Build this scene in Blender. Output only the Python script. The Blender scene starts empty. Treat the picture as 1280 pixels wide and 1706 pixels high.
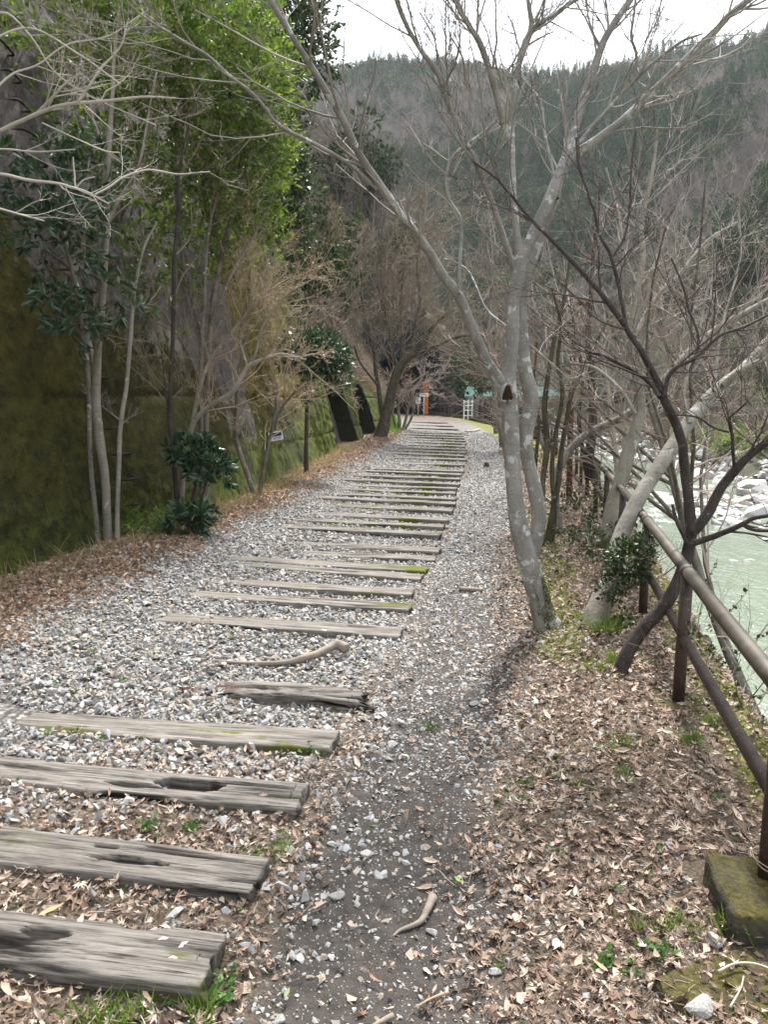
import bpy, bmesh, math, random
import numpy as np
from mathutils import Vector
R = math.radians
SC = bpy.context.scene
C = SC.collection
rng = np.random.default_rng(7)
random.seed(7)

# ------------------------------------------------------------------ camera, sky, sun, exposure
CAMZ, PITCH, FPX = 1.65, R(9.1), 1282.0
cam = bpy.data.cameras.new('camera')
camo = bpy.data.objects.new('camera', cam); C.objects.link(camo)
camo.location = (0, 0, CAMZ); camo.rotation_euler = (R(90) - PITCH, 0, 0)
cam.sensor_fit = 'VERTICAL'; cam.sensor_height = 24; cam.lens = 24 * FPX / 1706
cam.clip_start = 0.05; cam.clip_end = 2000
SC.camera = camo
SUN_EL, SUN_AZ = R(54), R(14)          # azimuth from +Y towards +X
w = bpy.data.worlds.new('World'); SC.world = w; w.use_nodes = True
nt = w.node_tree; nt.nodes.clear()
wo = nt.nodes.new('ShaderNodeOutputWorld'); bg = nt.nodes.new('ShaderNodeBackground')
sky = nt.nodes.new('ShaderNodeTexSky'); sky.sky_type = 'NISHITA'; sky.sun_disc = False
sky.sun_elevation = SUN_EL; sky.sun_rotation = SUN_AZ; sky.dust_density = 4; sky.ozone_density = 1
tc = nt.nodes.new('ShaderNodeTexCoord'); mp = nt.nodes.new('ShaderNodeMapping'); mp.inputs['Scale'].default_value = (1, 1, 2.2)
nz = nt.nodes.new('ShaderNodeTexNoise'); nz.inputs['Scale'].default_value = 2.2; nz.inputs['Detail'].default_value = 6
rp = nt.nodes.new('ShaderNodeValToRGB'); rp.color_ramp.elements[0].position = .22; rp.color_ramp.elements[1].position = .55
rp.color_ramp.elements[0].color = (.55, .55, .55, 1)
mx = nt.nodes.new('ShaderNodeMix'); mx.data_type = 'RGBA'
mx.inputs['B'].default_value = (6.7, 7.1, 7.6, 1)      # thin white cloud over the clear sky
nt.links.new(tc.outputs['Generated'], mp.inputs[0]); nt.links.new(mp.outputs[0], nz.inputs['Vector'])
nt.links.new(nz.outputs[0], rp.inputs[0]); nt.links.new(rp.outputs[0], mx.inputs[0])
nt.links.new(sky.outputs[0], mx.inputs['A']); nt.links.new(mx.outputs['Result'], bg.inputs[0]); nt.links.new(bg.outputs[0], wo.inputs[0])
bg.inputs[1].default_value = 0.11
sl = bpy.data.lights.new('sun', 'SUN'); sl.energy = 3.2; sl.angle = R(5); sl.color = (1, .965, .92)
so = bpy.data.objects.new('sun', sl); C.objects.link(so)
sd = Vector((math.sin(SUN_AZ) * math.cos(SUN_EL), math.cos(SUN_AZ) * math.cos(SUN_EL), math.sin(SUN_EL)))
so.rotation_euler = (-sd).to_track_quat('-Z', 'Y').to_euler(); so.location = (0, 0, 40)
vs = SC.view_settings; SC.display_settings.display_device = 'sRGB'
vs.view_transform = 'Standard'; vs.look = 'None'; vs.gamma = 1; vs.exposure = 1.68; vs.use_curve_mapping = False
SC.render.engine = 'CYCLES'
SC.cycles.max_bounces = 5; SC.cycles.diffuse_bounces = 3; SC.cycles.glossy_bounces = 2; SC.cycles.transmission_bounces = 3
SC.cycles.volume_bounces = 0; SC.cycles.transparent_max_bounces = 4

# ------------------------------------------------------------------ numbers
cP, sP = math.cos(PITCH), math.sin(PITCH)
def W(px, py, Y):                        # the point of the place seen at that spot, Y metres ahead
    u = (px - 640) / FPX; v = (853 - py) / FPX
    yd = cP + v * sP; zd = -sP + v * cP
    return np.array([u * Y / yd, Y, CAMZ + zd * Y / yd])
def G(px, py, z=0.0):                    # the same on level ground
    u = (px - 640) / FPX; v = (853 - py) / FPX
    yd = cP + v * sP; zd = -sP + v * cP; t = (z - CAMZ) / zd
    return np.array([u * t, yd * t, z])
def MPP(px, py, Y):                      # metres per photograph pixel there
    v = (853 - py) / FPX
    return Y / (cP + v * sP) / FPX
def _h(ix, iy, iz, s):
    n = (ix * 374761393 + iy * 668265263 + iz * 2147483647 + s * 1274126177) & 0xffffffff
    n = ((n ^ (n >> 13)) * 1274126177) & 0xffffffff
    return ((n ^ (n >> 16)) & 0xffff) / 65535.0
def vn(x, y, z=0.0, s=0):
    x, y, z = np.broadcast_arrays(np.asarray(x, float), np.asarray(y, float), np.asarray(z, float))
    ix, iy, iz = np.floor(x).astype(np.int64), np.floor(y).astype(np.int64), np.floor(z).astype(np.int64)
    fx, fy, fz = x - ix, y - iy, z - iz
    fx = fx * fx * (3 - 2 * fx); fy = fy * fy * (3 - 2 * fy); fz = fz * fz * (3 - 2 * fz)
    r = 0
    for a in (0, 1):
        for b in (0, 1):
            for c in (0, 1):
                r = r + _h(ix + a, iy + b, iz + c, s) * (fx if a else 1 - fx) * (fy if b else 1 - fy) * (fz if c else 1 - fz)
    return r
def fbm(x, y, z=0.0, o=4, s=0):          # about -1..1
    r, a, t = 0, 1.0, 0
    for k in range(o):
        r = r + a * (vn(x * 2.0 ** k, y * 2.0 ** k, z * 2.0 ** k, s + k) * 2 - 1); t += a; a *= .5
    return r / t
def ss(a, b, x):
    t = np.clip((x - a) / (b - a), 0, 1); return t * t * (3 - 2 * t)
def sm(xp, fp):                          # smoothed interpolation
    xs = np.linspace(xp[0], xp[-1], 400); f = np.interp(xs, xp, fp); k = 15
    ker = np.hanning(2 * k + 1); ker /= ker.sum()
    g = np.convolve(np.pad(f, k, mode='reflect', reflect_type='odd'), ker, 'valid')
    return lambda x: np.interp(x, xs, g)
XR = sm([-6, 2.1, 3.0, 4.1, 5.3, 6.4, 8.2, 10.7, 16.2, 24.6, 32, 41.3, 53, 60], [-1.55, -.49, -.31, -.07, .10, .34, .60, .99, 1.72, 2.62, 3.08, 3.1, 2.4, 1.8])
XF = sm([-6, 0.7, 2.3, 3.93, 5.5, 7.1, 8.7, 10.3, 16, 25, 35, 43.7, 53, 60], [.2, .93, 1.23, 1.57, 1.9, 2.22, 2.52, 2.85, 3.95, 5.1, 5.35, 4.75, 3.2, 2.0])
XW = sm([-6, 0, 6, 7.44, 8.7, 10.45, 14, 19, 20.7, 24.6, 30, 40, 53, 60], [-4.9, -4.1, -3.1, -2.8, -2.45, -1.98, -1.62, -1.2, -1.0, -.5, .1, .3, -.6, -1.2])
BAT = .24
def HW(y): return np.interp(y, [-10, 13, 15.2, 17.2, 19, 22, 27, 30, 33], [9.5, 9.5, 7.5, 4.2, 2.7, 2.35, 1.95, 1.2, .4])
WATER = -4.5
FB = np.array([(25, -120), (24, 0), (23.5, 60), (23.5, 88), (20, 112), (6, 132), (-30, 146), (-160, 158)], float)
def far_d(x, y):                         # metres beyond the far river bank
    best = np.full(np.shape(x), 1e9); sg = np.ones(np.shape(x))
    for a, b in zip(FB[:-1], FB[1:]):
        d = b - a; t = np.clip(((x - a[0]) * d[0] + (y - a[1]) * d[1]) / (d @ d), 0, 1)
        qx, qy = x - a[0] - t * d[0], y - a[1] - t * d[1]; q = np.hypot(qx, qy)
        cr = d[0] * (y - a[1]) - d[1] * (x - a[0])
        m = q < best; best = np.where(m, q, best); sg = np.where(m, np.where(cr < 0, 1.0, -1.0), sg)
    return best * sg
def near_bank(y): return np.where(y < 50, XF(np.clip(y, -6, 50)) + .3, np.interp(y, [50, 62, 75, 92, 108, 122], [4.3, 6, 7.5, 5, -6, -40]))
def HG(x, y):                            # the whole ground
    x = np.asarray(x, float); y = np.asarray(y, float)
    yc = np.clip(y, -6, 60)
    t = x - XR(yc)
    z = .02 * fbm(x * 1.3, y * 1.3, 0, 3, 3) - .03
    z = z + .13 * ss(-1.5, -2.7, t) + .05 * ss(-.2, -1.6, t)
    z = z - .05 * np.exp(-((t - .55) / .35) ** 2) + .05 * ss(.9, 1.4, t) * ss(20, 5, y)
    nb = near_bank(y)
    edge = np.where(y < 52, XW(yc), np.where(y < 53, XW(yc) + (y - 52) * 7.0, np.interp(y, [53, 60, 80, 100, 118], [6.0, 6.6, 5.5, -2, -30])))
    dl = edge - x
    hw = np.where(y < 33, HW(np.clip(y, -9, 33)), np.interp(y, [33, 40, 50, 53, 60], [.4, 1.2, 4.2, 6.2, 7.5]))
    hill = np.minimum(4.2 * np.clip(dl - .45, 0, 99), hw * .93) + .95 * np.clip(dl - .45 - hw / 4.2, 0, 1e9)
    cap = 120 + 12 * fbm(x / 50, y / 50, 0, 3, 9)
    hill = cap * (1 - np.exp(-hill / cap))
    hill = hill + ss(2, 14, dl) * 2.5 * fbm(x / 9, y / 9, 0, 4, 5)
    z = np.where(dl > .3, z + hill, z)
    dr = x - nb
    drop = -3.6 * ss(.05, .55, dr) - 1.4 * ss(.5, 3.5, dr)
    z = np.where(dr > 0, z + drop + .25 * fbm(x, y, 0, 3, 11) * ss(.2, 1, dr), z)
    fd = far_d(x, y)
    A = 172 + 16 * fbm(x / 70, y / 70, 0, 3, 21) + 48 * ss(60, 10, x)
    m = 1.6 * ss(-2, 3.5, fd) + .12 * np.clip(fd, 0, 6) + 1.05 * np.clip(fd - 5, 0, 1e9)
    m = A * (1 - np.exp(-m / A)) + ss(6, 40, fd) * 7 * fbm(x / 38, y / 38, 0, 4, 31) + ss(0, 3, fd) * .5 * fbm(x / 2, y / 2, 0, 3, 33)
    z = np.where(fd > -2, np.maximum(z, -5.2) + m + 0 * z, z)
    return z

# ------------------------------------------------------------------ mesh helpers
class MB:
    def __init__(s): s.V = []; s.Q = []; s.T = []; s.n = 0; s.A = {}; s.has = []
    def add(s, V, Q=None, T=None, **attr):
        V = np.asarray(V, float).reshape(-1, 3)
        if Q is not None and len(Q): s.Q.append(np.asarray(Q, np.int64).reshape(-1, 4) + s.n)
        if T is not None and len(T): s.T.append(np.asarray(T, np.int64).reshape(-1, 3) + s.n)
        for k, v in attr.items(): s.A.setdefault(k, []).append((s.n, np.broadcast_to(v, (len(V),))))
        s.V.append(V); s.n += len(V); return s
    def box(s, c, d, rz=0):
        c = np.array(c, float); d = np.array(d, float) / 2
        v = np.array([(x, y, z) for x in (-1, 1) for y in (-1, 1) for z in (-1, 1)], float) * d
        if rz: cc, s_ = math.cos(rz), math.sin(rz); v = np.stack([v[:, 0] * cc - v[:, 1] * s_, v[:, 0] * s_ + v[:, 1] * cc, v[:, 2]], 1)
        return s.add(v + c, [(0, 1, 3, 2), (4, 6, 7, 5), (0, 4, 5, 1), (2, 3, 7, 6), (0, 2, 6, 4), (1, 5, 7, 3)])
    def mesh(s, name, mats, smooth=True, origin=(0, 0, 0)):
        me = bpy.data.meshes.new(name)
        V = np.concatenate(s.V) - np.asarray(origin, float) if s.V else np.zeros((0, 3))
        Q = np.concatenate(s.Q) if s.Q else np.zeros((0, 4), np.int64)
        T = np.concatenate(s.T) if s.T else np.zeros((0, 3), np.int64)
        me.vertices.add(len(V)); me.vertices.foreach_set('co', V.astype(np.float32).ravel())
        nl = len(Q) * 4 + len(T) * 3
        me.loops.add(nl); me.polygons.add(len(Q) + len(T))
        me.loops.foreach_set('vertex_index', np.concatenate([Q.ravel(), T.ravel()]).astype(np.int32))
        st = np.concatenate([np.arange(len(Q)) * 4, len(Q) * 4 + np.arange(len(T)) * 3]).astype(np.int32)
        me.polygons.foreach_set('loop_start', st)
        me.polygons.foreach_set('use_smooth', np.full(len(st), smooth))
        for k, lst in s.A.items():
            a = np.zeros(len(V), np.float32)
            for o, v in lst: a[o:o + len(v)] = v
            me.attributes.new(k, 'FLOAT', 'POINT').data.foreach_set('value', a)
        for m in (mats if isinstance(mats, (list, tuple)) else [mats]): me.materials.append(m)
        me.update(calc_edges=True); me.validate(); return me
def obj(name, me, parent=None, kind=None, label=None):
    o = bpy.data.objects.new(name, me); C.objects.link(o)
    if parent is not None: o.parent = parent
    if kind: o['kind'] = kind
    if label: o['label'] = label
    return o
def thing(name, label, cat, loc=(0, 0, 0), group=None, kind=None, data=None):
    o = bpy.data.objects.new(name, data); C.objects.link(o); o.location = loc
    if data is None: o.empty_display_size = .1
    if label: o['label'] = label
    if cat: o['category'] = cat
    if group: o['group'] = group
    if kind: o['kind'] = kind
    return o
def dup(root, loc, rz, label, group=None, scale=1.0):
    r = root.copy(); C.objects.link(r); r.location = loc; r.rotation_euler = (0, 0, rz); r.scale = (scale,) * 3
    r['label'] = label
    if group: r['group'] = group
    for ch in list(root.children):
        c = ch.copy(); C.objects.link(c); c.parent = r
        for g in ch.children:
            d = g.copy(); C.objects.link(d); d.parent = c
    return r
def norm(v): return v / np.maximum(np.linalg.norm(v, axis=-1, keepdims=True), 1e-9)
def tubes(mb, P, Rr, sides=4, cap=False, rough=0.0):     # P (N,K,3), Rr (N,K)
    P = np.asarray(P, float); Rr = np.asarray(Rr, float)
    if P.ndim == 2: P = P[None]; Rr = Rr[None]
    N, K, _ = P.shape
    if N == 0: return
    T = np.empty_like(P); T[:, 1:-1] = P[:, 2:] - P[:, :-2]; T[:, 0] = P[:, 1] - P[:, 0]; T[:, -1] = P[:, -1] - P[:, -2]
    T = norm(T); ov = norm(P[:, -1] - P[:, 0]); ax = np.eye(3)[np.argmin(np.abs(ov), 1)]
    A = norm(np.cross(T, ax[:, None, :])); B = np.cross(T, A)
    th = np.arange(sides) * 2 * math.pi / sides
    rr = Rr[:, :, None, None]
    if rough:
        q = P[:, :, None, :] / (Rr.max() * 1.6 + 1e-6) + (np.cos(th)[None, None, :, None] * A[:, :, None] + np.sin(th)[None, None, :, None] * B[:, :, None])
        rr = rr * (1 + rough * fbm(q[..., 0], q[..., 1], q[..., 2], 3, 4))[..., None]
    V = P[:, :, None, :] + rr * (np.cos(th)[None, None, :, None] * A[:, :, None] + np.sin(th)[None, None, :, None] * B[:, :, None])
    idx = np.arange(N * K * sides).reshape(N, K, sides)
    a = idx[:, :-1]; b = np.roll(a, -1, 2); d = idx[:, 1:]; c = np.roll(d, -1, 2)
    Q = np.stack([a, b, c, d], -1).reshape(-1, 4)
    V = V.reshape(-1, 3); Tr = None
    if cap:
        n0 = len(V); V = np.concatenate([V, P[:, 0], P[:, -1]])
        Tr = []
        for i in range(N):
            for j in range(sides):
                k = (j + 1) % sides
                Tr.append((n0 + i, idx[i, 0, k], idx[i, 0, j])); Tr.append((n0 + N + i, idx[i, -1, j], idx[i, -1, k]))
    mb.add(V, Q, Tr)
def grow(S, D, L, r0, K, wob, trop, g, tip=.3):
    N = len(S); P = np.empty((N, K, 3)); P[:, 0] = S; d = norm(D); L = np.broadcast_to(L, (N,)); st = (L / (K - 1))[:, None]
    for k in range(1, K):
        d = norm(d + g.normal(0, wob, (N, 3)) + np.array([0, 0, trop])); P[:, k] = P[:, k - 1] + d * st
    t = np.linspace(0, 1, K)[None]; Rr = np.broadcast_to(r0, (N,))[:, None] * (1 - (1 - tip) * t)
    return P, Rr
def kids(P, Rr, n, t0, ang, lf, g, rf=.6, rmin=.002, t1=1.0):
    N, K, _ = P.shape
    L = np.linalg.norm(P[:, 1:] - P[:, :-1], axis=2).sum(1)
    t = g.uniform(t0, t1, (N, n)) * (K - 1.001); i = t.astype(int); f = (t - i)[..., None]
    ar = np.arange(N)[:, None]
    S = P[ar, i] * (1 - f) + P[ar, i + 1] * f; T = norm(P[ar, i + 1] - P[ar, i])
    pr = norm(np.cross(T, g.normal(0, 1, T.shape)))
    a = g.uniform(ang[0], ang[1], (N, n))[..., None]
    D = np.cos(a) * T + np.sin(a) * pr
    ln = L[:, None] * lf * g.uniform(.55, 1.25, (N, n)) * (1.15 - .55 * t / (K - 1))
    r = np.maximum(Rr[ar, i] * rf, rmin)
    return S.reshape(-1, 3), D.reshape(-1, 3), ln.ravel(), r.ravel()
def leaf_cards(mb, S, D, L, wd, g, fold=.25):           # folded pointed leaves, two quads each
    N = len(S)
    if N == 0: return
    D = norm(D); U = norm(np.cross(D, g.normal(0, 1, (N, 3)))); X = np.cross(D, U)
    L = np.broadcast_to(L, (N,))[:, None]; w_ = L * wd
    m = S + D * L * .5 - U * L * .04
    V = np.stack([S, m + X * w_ + U * w_ * fold, S + D * L - U * L * .12, m - X * w_ + U * w_ * fold, m], 1)
    b = np.arange(N)[:, None] * 5
    T = np.concatenate([b + np.array(t)[None] for t in ((0, 1, 4), (1, 2, 4), (4, 2, 3), (0, 4, 3))])
    mb.add(V.reshape(-1, 3), None, T)
def cat_rom(pts, n):
    p = np.asarray(pts, float); p = np.vstack([2 * p[0] - p[1], p, 2 * p[-1] - p[-2]]); out = []
    for i in range(1, len(p) - 2):
        t = np.linspace(0, 1, n, endpoint=(i == len(p) - 3))[:, None]
        out.append(.5 * (2 * p[i] + (p[i + 1] - p[i - 1]) * t + (2 * p[i - 1] - 5 * p[i] + 4 * p[i + 1] - p[i + 2]) * t ** 2 + (3 * p[i] - 3 * p[i + 1] + p[i + 2] - p[i - 1]) * t ** 3))
    return np.vstack(out)
def limb(pts, y0, y1, n=6, wob=0.0, seed=0, thin=.8):            # traced limb -> centre line and radii; depth runs y0..y1
    pts = np.asarray(pts, float); s = np.concatenate([[0], np.cumsum(np.hypot(*np.diff(pts[:, :2], axis=0).T))]); s /= s[-1]
    q = np.array([list(W(a, b, y0 + (y1 - y0) * k)) + [c * thin / 2 * MPP(a, b, y0 + (y1 - y0) * k)] for (a, b, c), k in zip(pts, s)])
    q = cat_rom(q, n)
    if wob: q[:, :3] += wob * np.stack([fbm(np.arange(len(q)) * .22, seed + .5, 0, 2, k) for k in (1, 2, 3)], 1) * ss(0, 1, np.linspace(0, 3, len(q)))[:, None]
    return q[:, :3], np.maximum(q[:, 3], .0015)
def twigs(mb, P, Rr, g, n, t0, L, levels=2, sides=3, rmin=.0022, trop=.05, ang=(.45, 1.1), wob=.14, nk=(5, 4), rf=.42, leafy=None):
    S, D, _, r = kids(P[None], Rr[None], n, t0, ang, .2, g, rf, rmin)
    r = np.minimum(r, np.maximum(.008, rmin * 1.6)); ln = L * g.uniform(.5, 1.3, n)
    Pa, Ra = grow(S, D, ln, r, 7, wob, trop, g); tubes(mb, Pa, Ra, 4)
    out = [Pa]
    for lv in range(levels - 1):
        S, D, l2, r = kids(Pa, Ra, nk[min(lv, len(nk) - 1)], .2, ang, .5, g, .6, rmin)
        Pa, Ra = grow(S, D, l2, r, 5, wob, trop, g); tubes(mb, Pa, Ra, sides); out.append(Pa)
    return out

# ------------------------------------------------------------------ material helpers
class NM:
    def __init__(s, name):
        s.m = bpy.data.materials.new(name); s.m.use_nodes = True; s.t = s.m.node_tree; s.t.nodes.clear()
        s.out = s.t.nodes.new('ShaderNodeOutputMaterial'); s.b = s.n('ShaderNodeBsdfPrincipled'); s.t.links.new(s.b.outputs[0], s.out.inputs[0])
        s.b.inputs['Specular IOR Level'].default_value = .25
        s.tc = s.n('ShaderNodeTexCoord')
    def n(s, ty, **p):
        k = s.t.nodes.new(ty)
        for a, b in p.items(): setattr(k, a, b)
        return k
    def put(s, sock, v):
        if hasattr(v, 'is_output'): s.t.links.new(v, sock)
        elif isinstance(v, (tuple, list)) and len(v) == 3 and sock.type == 'RGBA': sock.default_value = (*v, 1)
        else: sock.default_value = v
    def co(s, scale=(1, 1, 1), src='Object', rot=(0, 0, 0)):
        m = s.n('ShaderNodeMapping'); s.t.links.new(s.tc.outputs[src], m.inputs[0]); m.inputs['Scale'].default_value = scale; m.inputs['Rotation'].default_value = rot; return m.outputs[0]
    def noise(s, sc, det=4, vec=None, rough=.55, dist=0):
        k = s.n('ShaderNodeTexNoise'); s.t.links.new(vec if vec is not None else s.co(), k.inputs['Vector']); k.inputs['Scale'].default_value = sc
        k.inputs['Detail'].default_value = det; k.inputs['Roughness'].default_value = rough; k.inputs['Distortion'].default_value = dist; return k.outputs[0]
    def vor(s, sc, vec=None, out=0, feat='F1'):
        k = s.n('ShaderNodeTexVoronoi', feature=feat); s.t.links.new(vec if vec is not None else s.co(), k.inputs['Vector']); k.inputs['Scale'].default_value = sc; return k.outputs[out]
    def ramp(s, fac, stops, const=False):
        k = s.n('ShaderNodeValToRGB'); s.put(k.inputs[0], fac); e = k.color_ramp.elements
        if const: k.color_ramp.interpolation = 'CONSTANT'
        while len(e) < len(stops): e.new(.5)
        for a, (p, c) in zip(e, stops): a.position = p; a.color = (*c, 1) if isinstance(c, tuple) else (c, c, c, 1)
        return k.outputs[0]
    def mix(s, f, a, b, mode='MIX'):
        k = s.n('ShaderNodeMix', data_type='RGBA', blend_type=mode); s.put(k.inputs[0], f); s.put(k.inputs['A'], a); s.put(k.inputs['B'], b); return k.outputs['Result']
    def math(s, op, a, b=0.0):
        k = s.n('ShaderNodeMath', operation=op); s.put(k.inputs[0], a); s.put(k.inputs[1], b); return k.outputs[0]
    def attr(s, nm): return s.n('ShaderNodeAttribute', attribute_name=nm).outputs['Fac']
    def rand(s): return s.n('ShaderNodeObjectInfo').outputs['Random']
    def bump(s, h, st=.5, dist=.01):
        k = s.n('ShaderNodeBump'); s.put(k.inputs['Height'], h); k.inputs['Strength'].default_value = st; k.inputs['Distance'].default_value = dist; s.t.links.new(k.outputs[0], s.b.inputs['Normal']); return k
    def fin(s, col, rough=.85, **kw):
        s.put(s.b.inputs['Base Color'], col); s.put(s.b.inputs['Roughness'], rough)
        for a, b in kw.items(): s.put(s.b.inputs[a.replace('_', ' ')], b)
        return s.m
def simple(name, col, rough=.8, var=.25, sc=6, bump=.2, dist=.004, **kw):
    k = NM(name); n = k.noise(sc, 5)
    c = k.mix(k.ramp(n, [(.3, 0.0), (.7, 1.0)]), tuple(x * (1 - var) for x in col), tuple(min(1, x * (1 + var)) for x in col))
    if bump: k.bump(k.noise(sc * 6, 4), bump, dist)
    return k.fin(c, rough, **kw)
def leafmat(name, stops, trans=.45, rough=.45, spec=.4, varsc=3.0):
    k = NM(name); geo = k.n('ShaderNodeNewGeometry').outputs['Random Per Island']
    v = k.math('ADD', k.math('MULTIPLY', geo, .7), k.math('MULTIPLY', k.noise(varsc, 2), .45))
    col = k.ramp(v, stops); k.fin(col, rough); k.b.inputs['Specular IOR Level'].default_value = spec
    tr = k.n('ShaderNodeBsdfTranslucent'); k.put(tr.inputs[0], k.mix(1.0, col, (1.0, 1.0, .55), 'MULTIPLY'))
    ms = k.n('ShaderNodeMixShader'); ms.inputs[0].default_value = trans
    k.t.links.new(k.b.outputs[0], ms.inputs[1]); k.t.links.new(tr.outputs[0], ms.inputs[2]); k.t.links.new(ms.outputs[0], k.out.inputs[0]); return k.m
def barkmat(name, dark, light, lichen=0.0, lcol=(.5, .51, .48), moss=0.0, sc=1.0):
    k = NM(name); a = k.noise(7 * sc, 6, k.co((1, 1, .45)), .65); ring = k.noise(22 * sc, 3, k.co((.5, .5, 4)))
    c = k.mix(k.ramp(a, [(.3, 0.0), (.68, 1.0)]), dark, light)
    c = k.mix(k.ramp(ring, [(.5, 0.0), (.75, .35)]), c, tuple(x * .5 for x in dark))
    if lichen:
        l = k.noise(9 * sc, 5, None, .62, .6); lo = .70 - lichen * .25
        c = k.mix(k.ramp(l, [(lo, 0.0), (lo + .05, .85)]), c, lcol)
        l2 = k.vor(30 * sc); c = k.mix(k.ramp(l2, [(.10, .5), (.2, 0.0)]), c, tuple(x * .9 for x in lcol))
    if moss:
        z = k.n('ShaderNodeSeparateXYZ'); k.t.links.new(k.tc.outputs['Object'], z.inputs[0])
        h = k.math('ADD', k.math('MULTIPLY', z.outputs[2], -1 / moss), k.math('MULTIPLY', k.noise(8, 4), 1.6))
        c = k.mix(k.ramp(h, [(.35, 0.0), (.75, .9)]), c, k.mix(k.noise(30, 3), (.02, .035, .008), (.09, .11, .02)))
    k.bump(k.math('ADD', k.noise(40 * sc, 5, k.co((1, 1, .5)), .7), k.math('MULTIPLY', a, .8)), 1.0, .010)
    return k.fin(c, .9)

M = {}
M['bark_main'] = barkmat('bark_main', (.15, .137, .122), (.34, .32, .29), .52, (.52, .53, .52))
M['bark_pale'] = barkmat('bark_pale', (.17, .15, .12), (.36, .33, .28), .34, (.50, .50, .46), .3)
M['bark_dark'] = barkmat('bark_dark', (.026, .020, .018), (.09, .074, .066), .26, (.30, .29, .28), 0, 1.6)
M['bark_mid'] = barkmat('bark_mid', (.075, .062, .05), (.25, .225, .19), .34, (.42, .42, .38), 0, 1.4)
M['bark_mossy'] = barkmat('bark_mossy', (.035, .03, .02), (.12, .105, .075), .3, (.3, .3, .26), .5, 1.5)
M['twig_grey'] = simple('twig_grey', (.27, .24, .21), .85, .35, 3, 0)
M['twig_dark'] = simple('twig_dark', (.085, .06, .055), .85, .35, 3, 0)
M['twig_tan'] = simple('twig_tan', (.33, .25, .17), .85, .35, 2, 0)
M['twig_pink'] = simple('twig_pink', (.34, .27, .24), .85, .35, 2, 0)
M['twig_white'] = simple('twig_white', (.44, .40, .35), .8, .25, 3, 0)
M['twig_brown'] = simple('twig_brown', (.22, .175, .13), .85, .35, 2, 0)
M['leaf_bright'] = leafmat('leaf_bright', [(.1, (.035, .07, .016)), (.45, (.08, .145, .028)), (.75, (.155, .225, .042)), (.95, (.28, .33, .08))], .5)
M['leaf_dark'] = leafmat('leaf_dark', [(.1, (.012, .035, .014)), (.6, (.03, .07, .03)), (.95, (.06, .11, .05))], .2, .3, .6)
M['leaf_ivy'] = leafmat('leaf_ivy', [(.1, (.012, .028, .010)), (.6, (.03, .06, .02)), (.95, (.07, .10, .035))], .25, .35, .5)
M['leaf_grass'] = leafmat('leaf_grass', [(.1, (.06, .13, .02)), (.6, (.12, .22, .03)), (.95, (.25, .30, .08))], .35)
M['grass_dry'] = leafmat('grass_dry', [(.1, (.22, .17, .09)), (.6, (.34, .27, .15)), (.95, (.45, .38, .24))], .3, .8, .1)
M['leaf_far'] = leafmat('leaf_far', [(.1, (.02, .04, .018)), (.6, (.04, .068, .028)), (.95, (.075, .105, .04))], .2, .7, .2, .3)

k = NM('gravel'); rd = k.rand()
c = k.ramp(rd, [(0, (.20, .195, .19)), (.10, (.36, .355, .345)), (.24, (.30, .285, .265)), (.38, (.40, .39, .375)), (.5, (.31, .315, .325)), (.61, (.38, .33, .275)), (.71, (.40, .39, .375)), (.83, (.30, .25, .205)), (.95, (.47, .465, .45))], True)
c = k.mix(k.ramp(k.noise(25, 4), [(.35, 0.0), (.7, .6)]), c, k.mix(.5, c, (.12, .105, .09)))
k.bump(k.noise(60, 4), .4, .003); M['gravel'] = k.fin(c, .85)
k = NM('fallen_leaf'); rd = k.rand()
c = k.ramp(rd, [(0, (.19, .125, .09)), (.13, (.40, .30, .23)), (.27, (.28, .195, .145)), (.4, (.50, .40, .315)), (.5, (.18, .125, .092)), (.62, (.43, .325, .26)), (.76, (.60, .51, .415)), (.83, (.26, .19, .14)), (.91, (.09, .068, .052))], True)
c = k.mix(k.ramp(k.noise(30, 3), [(.4, 0.0), (.7, .5)]), c, k.mix(.6, c, (.1, .06, .04))); M['leaf_fallen'] = k.fin(c, .8)
k = NM('leaf_fallen_red'); rd = k.rand()
c = k.ramp(rd, [(0, (.22, .13, .085)), (.2, (.38, .26, .175)), (.4, (.31, .19, .125)), (.55, (.46, .34, .24)), (.7, (.27, .17, .11)), (.85, (.53, .43, .32)), (.95, (.15, .10, .07))], True); M['leaf_red'] = k.fin(c, .8)

# ground
k = NM('ground'); n1 = k.noise(3, 6); n2 = k.noise(18, 6, None, .7); n3 = k.noise(90, 4, None, .7)
lit = k.mix(k.ramp(n2, [(.35, 0.0), (.65, 1.0)]), (.03, .022, .016), (.105, .078, .055)); lit = k.mix(k.ramp(n3, [(.4, 0.0), (.65, .8)]), lit, (.22, .17, .125))  # soil under the litter, its dark tone deepened as painted shadow between leaves
dirt = k.mix(k.ramp(n2, [(.3, 0.0), (.7, 1.0)]), (.035, .031, .028), (.10, .086, .076)); dirt = k.mix(k.ramp(k.vor(70), [(.12, .9), (.2, 0.0)]), dirt, (.34, .32, .29))
grv = k.mix(k.ramp(k.vor(38, None, 1), [(.2, 0.0), (.8, 1.0)]), (.12, .11, .10), (.36, .35, .33)); grv = k.mix(k.ramp(k.vor(38), [(.35, 0.0), (.6, .85)]), grv, (.06, .05, .045))
moss = k.mix(k.ramp(n2, [(.35, 0.0), (.7, 1.0)]), (.06, .07, .015), (.20, .20, .045))
grs = k.mix(n3, (.06, .12, .02), (.14, .24, .04))
c = k.mix(k.attr('dirt'), lit, dirt); c = k.mix(k.attr('gravel'), c, grv)
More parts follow.
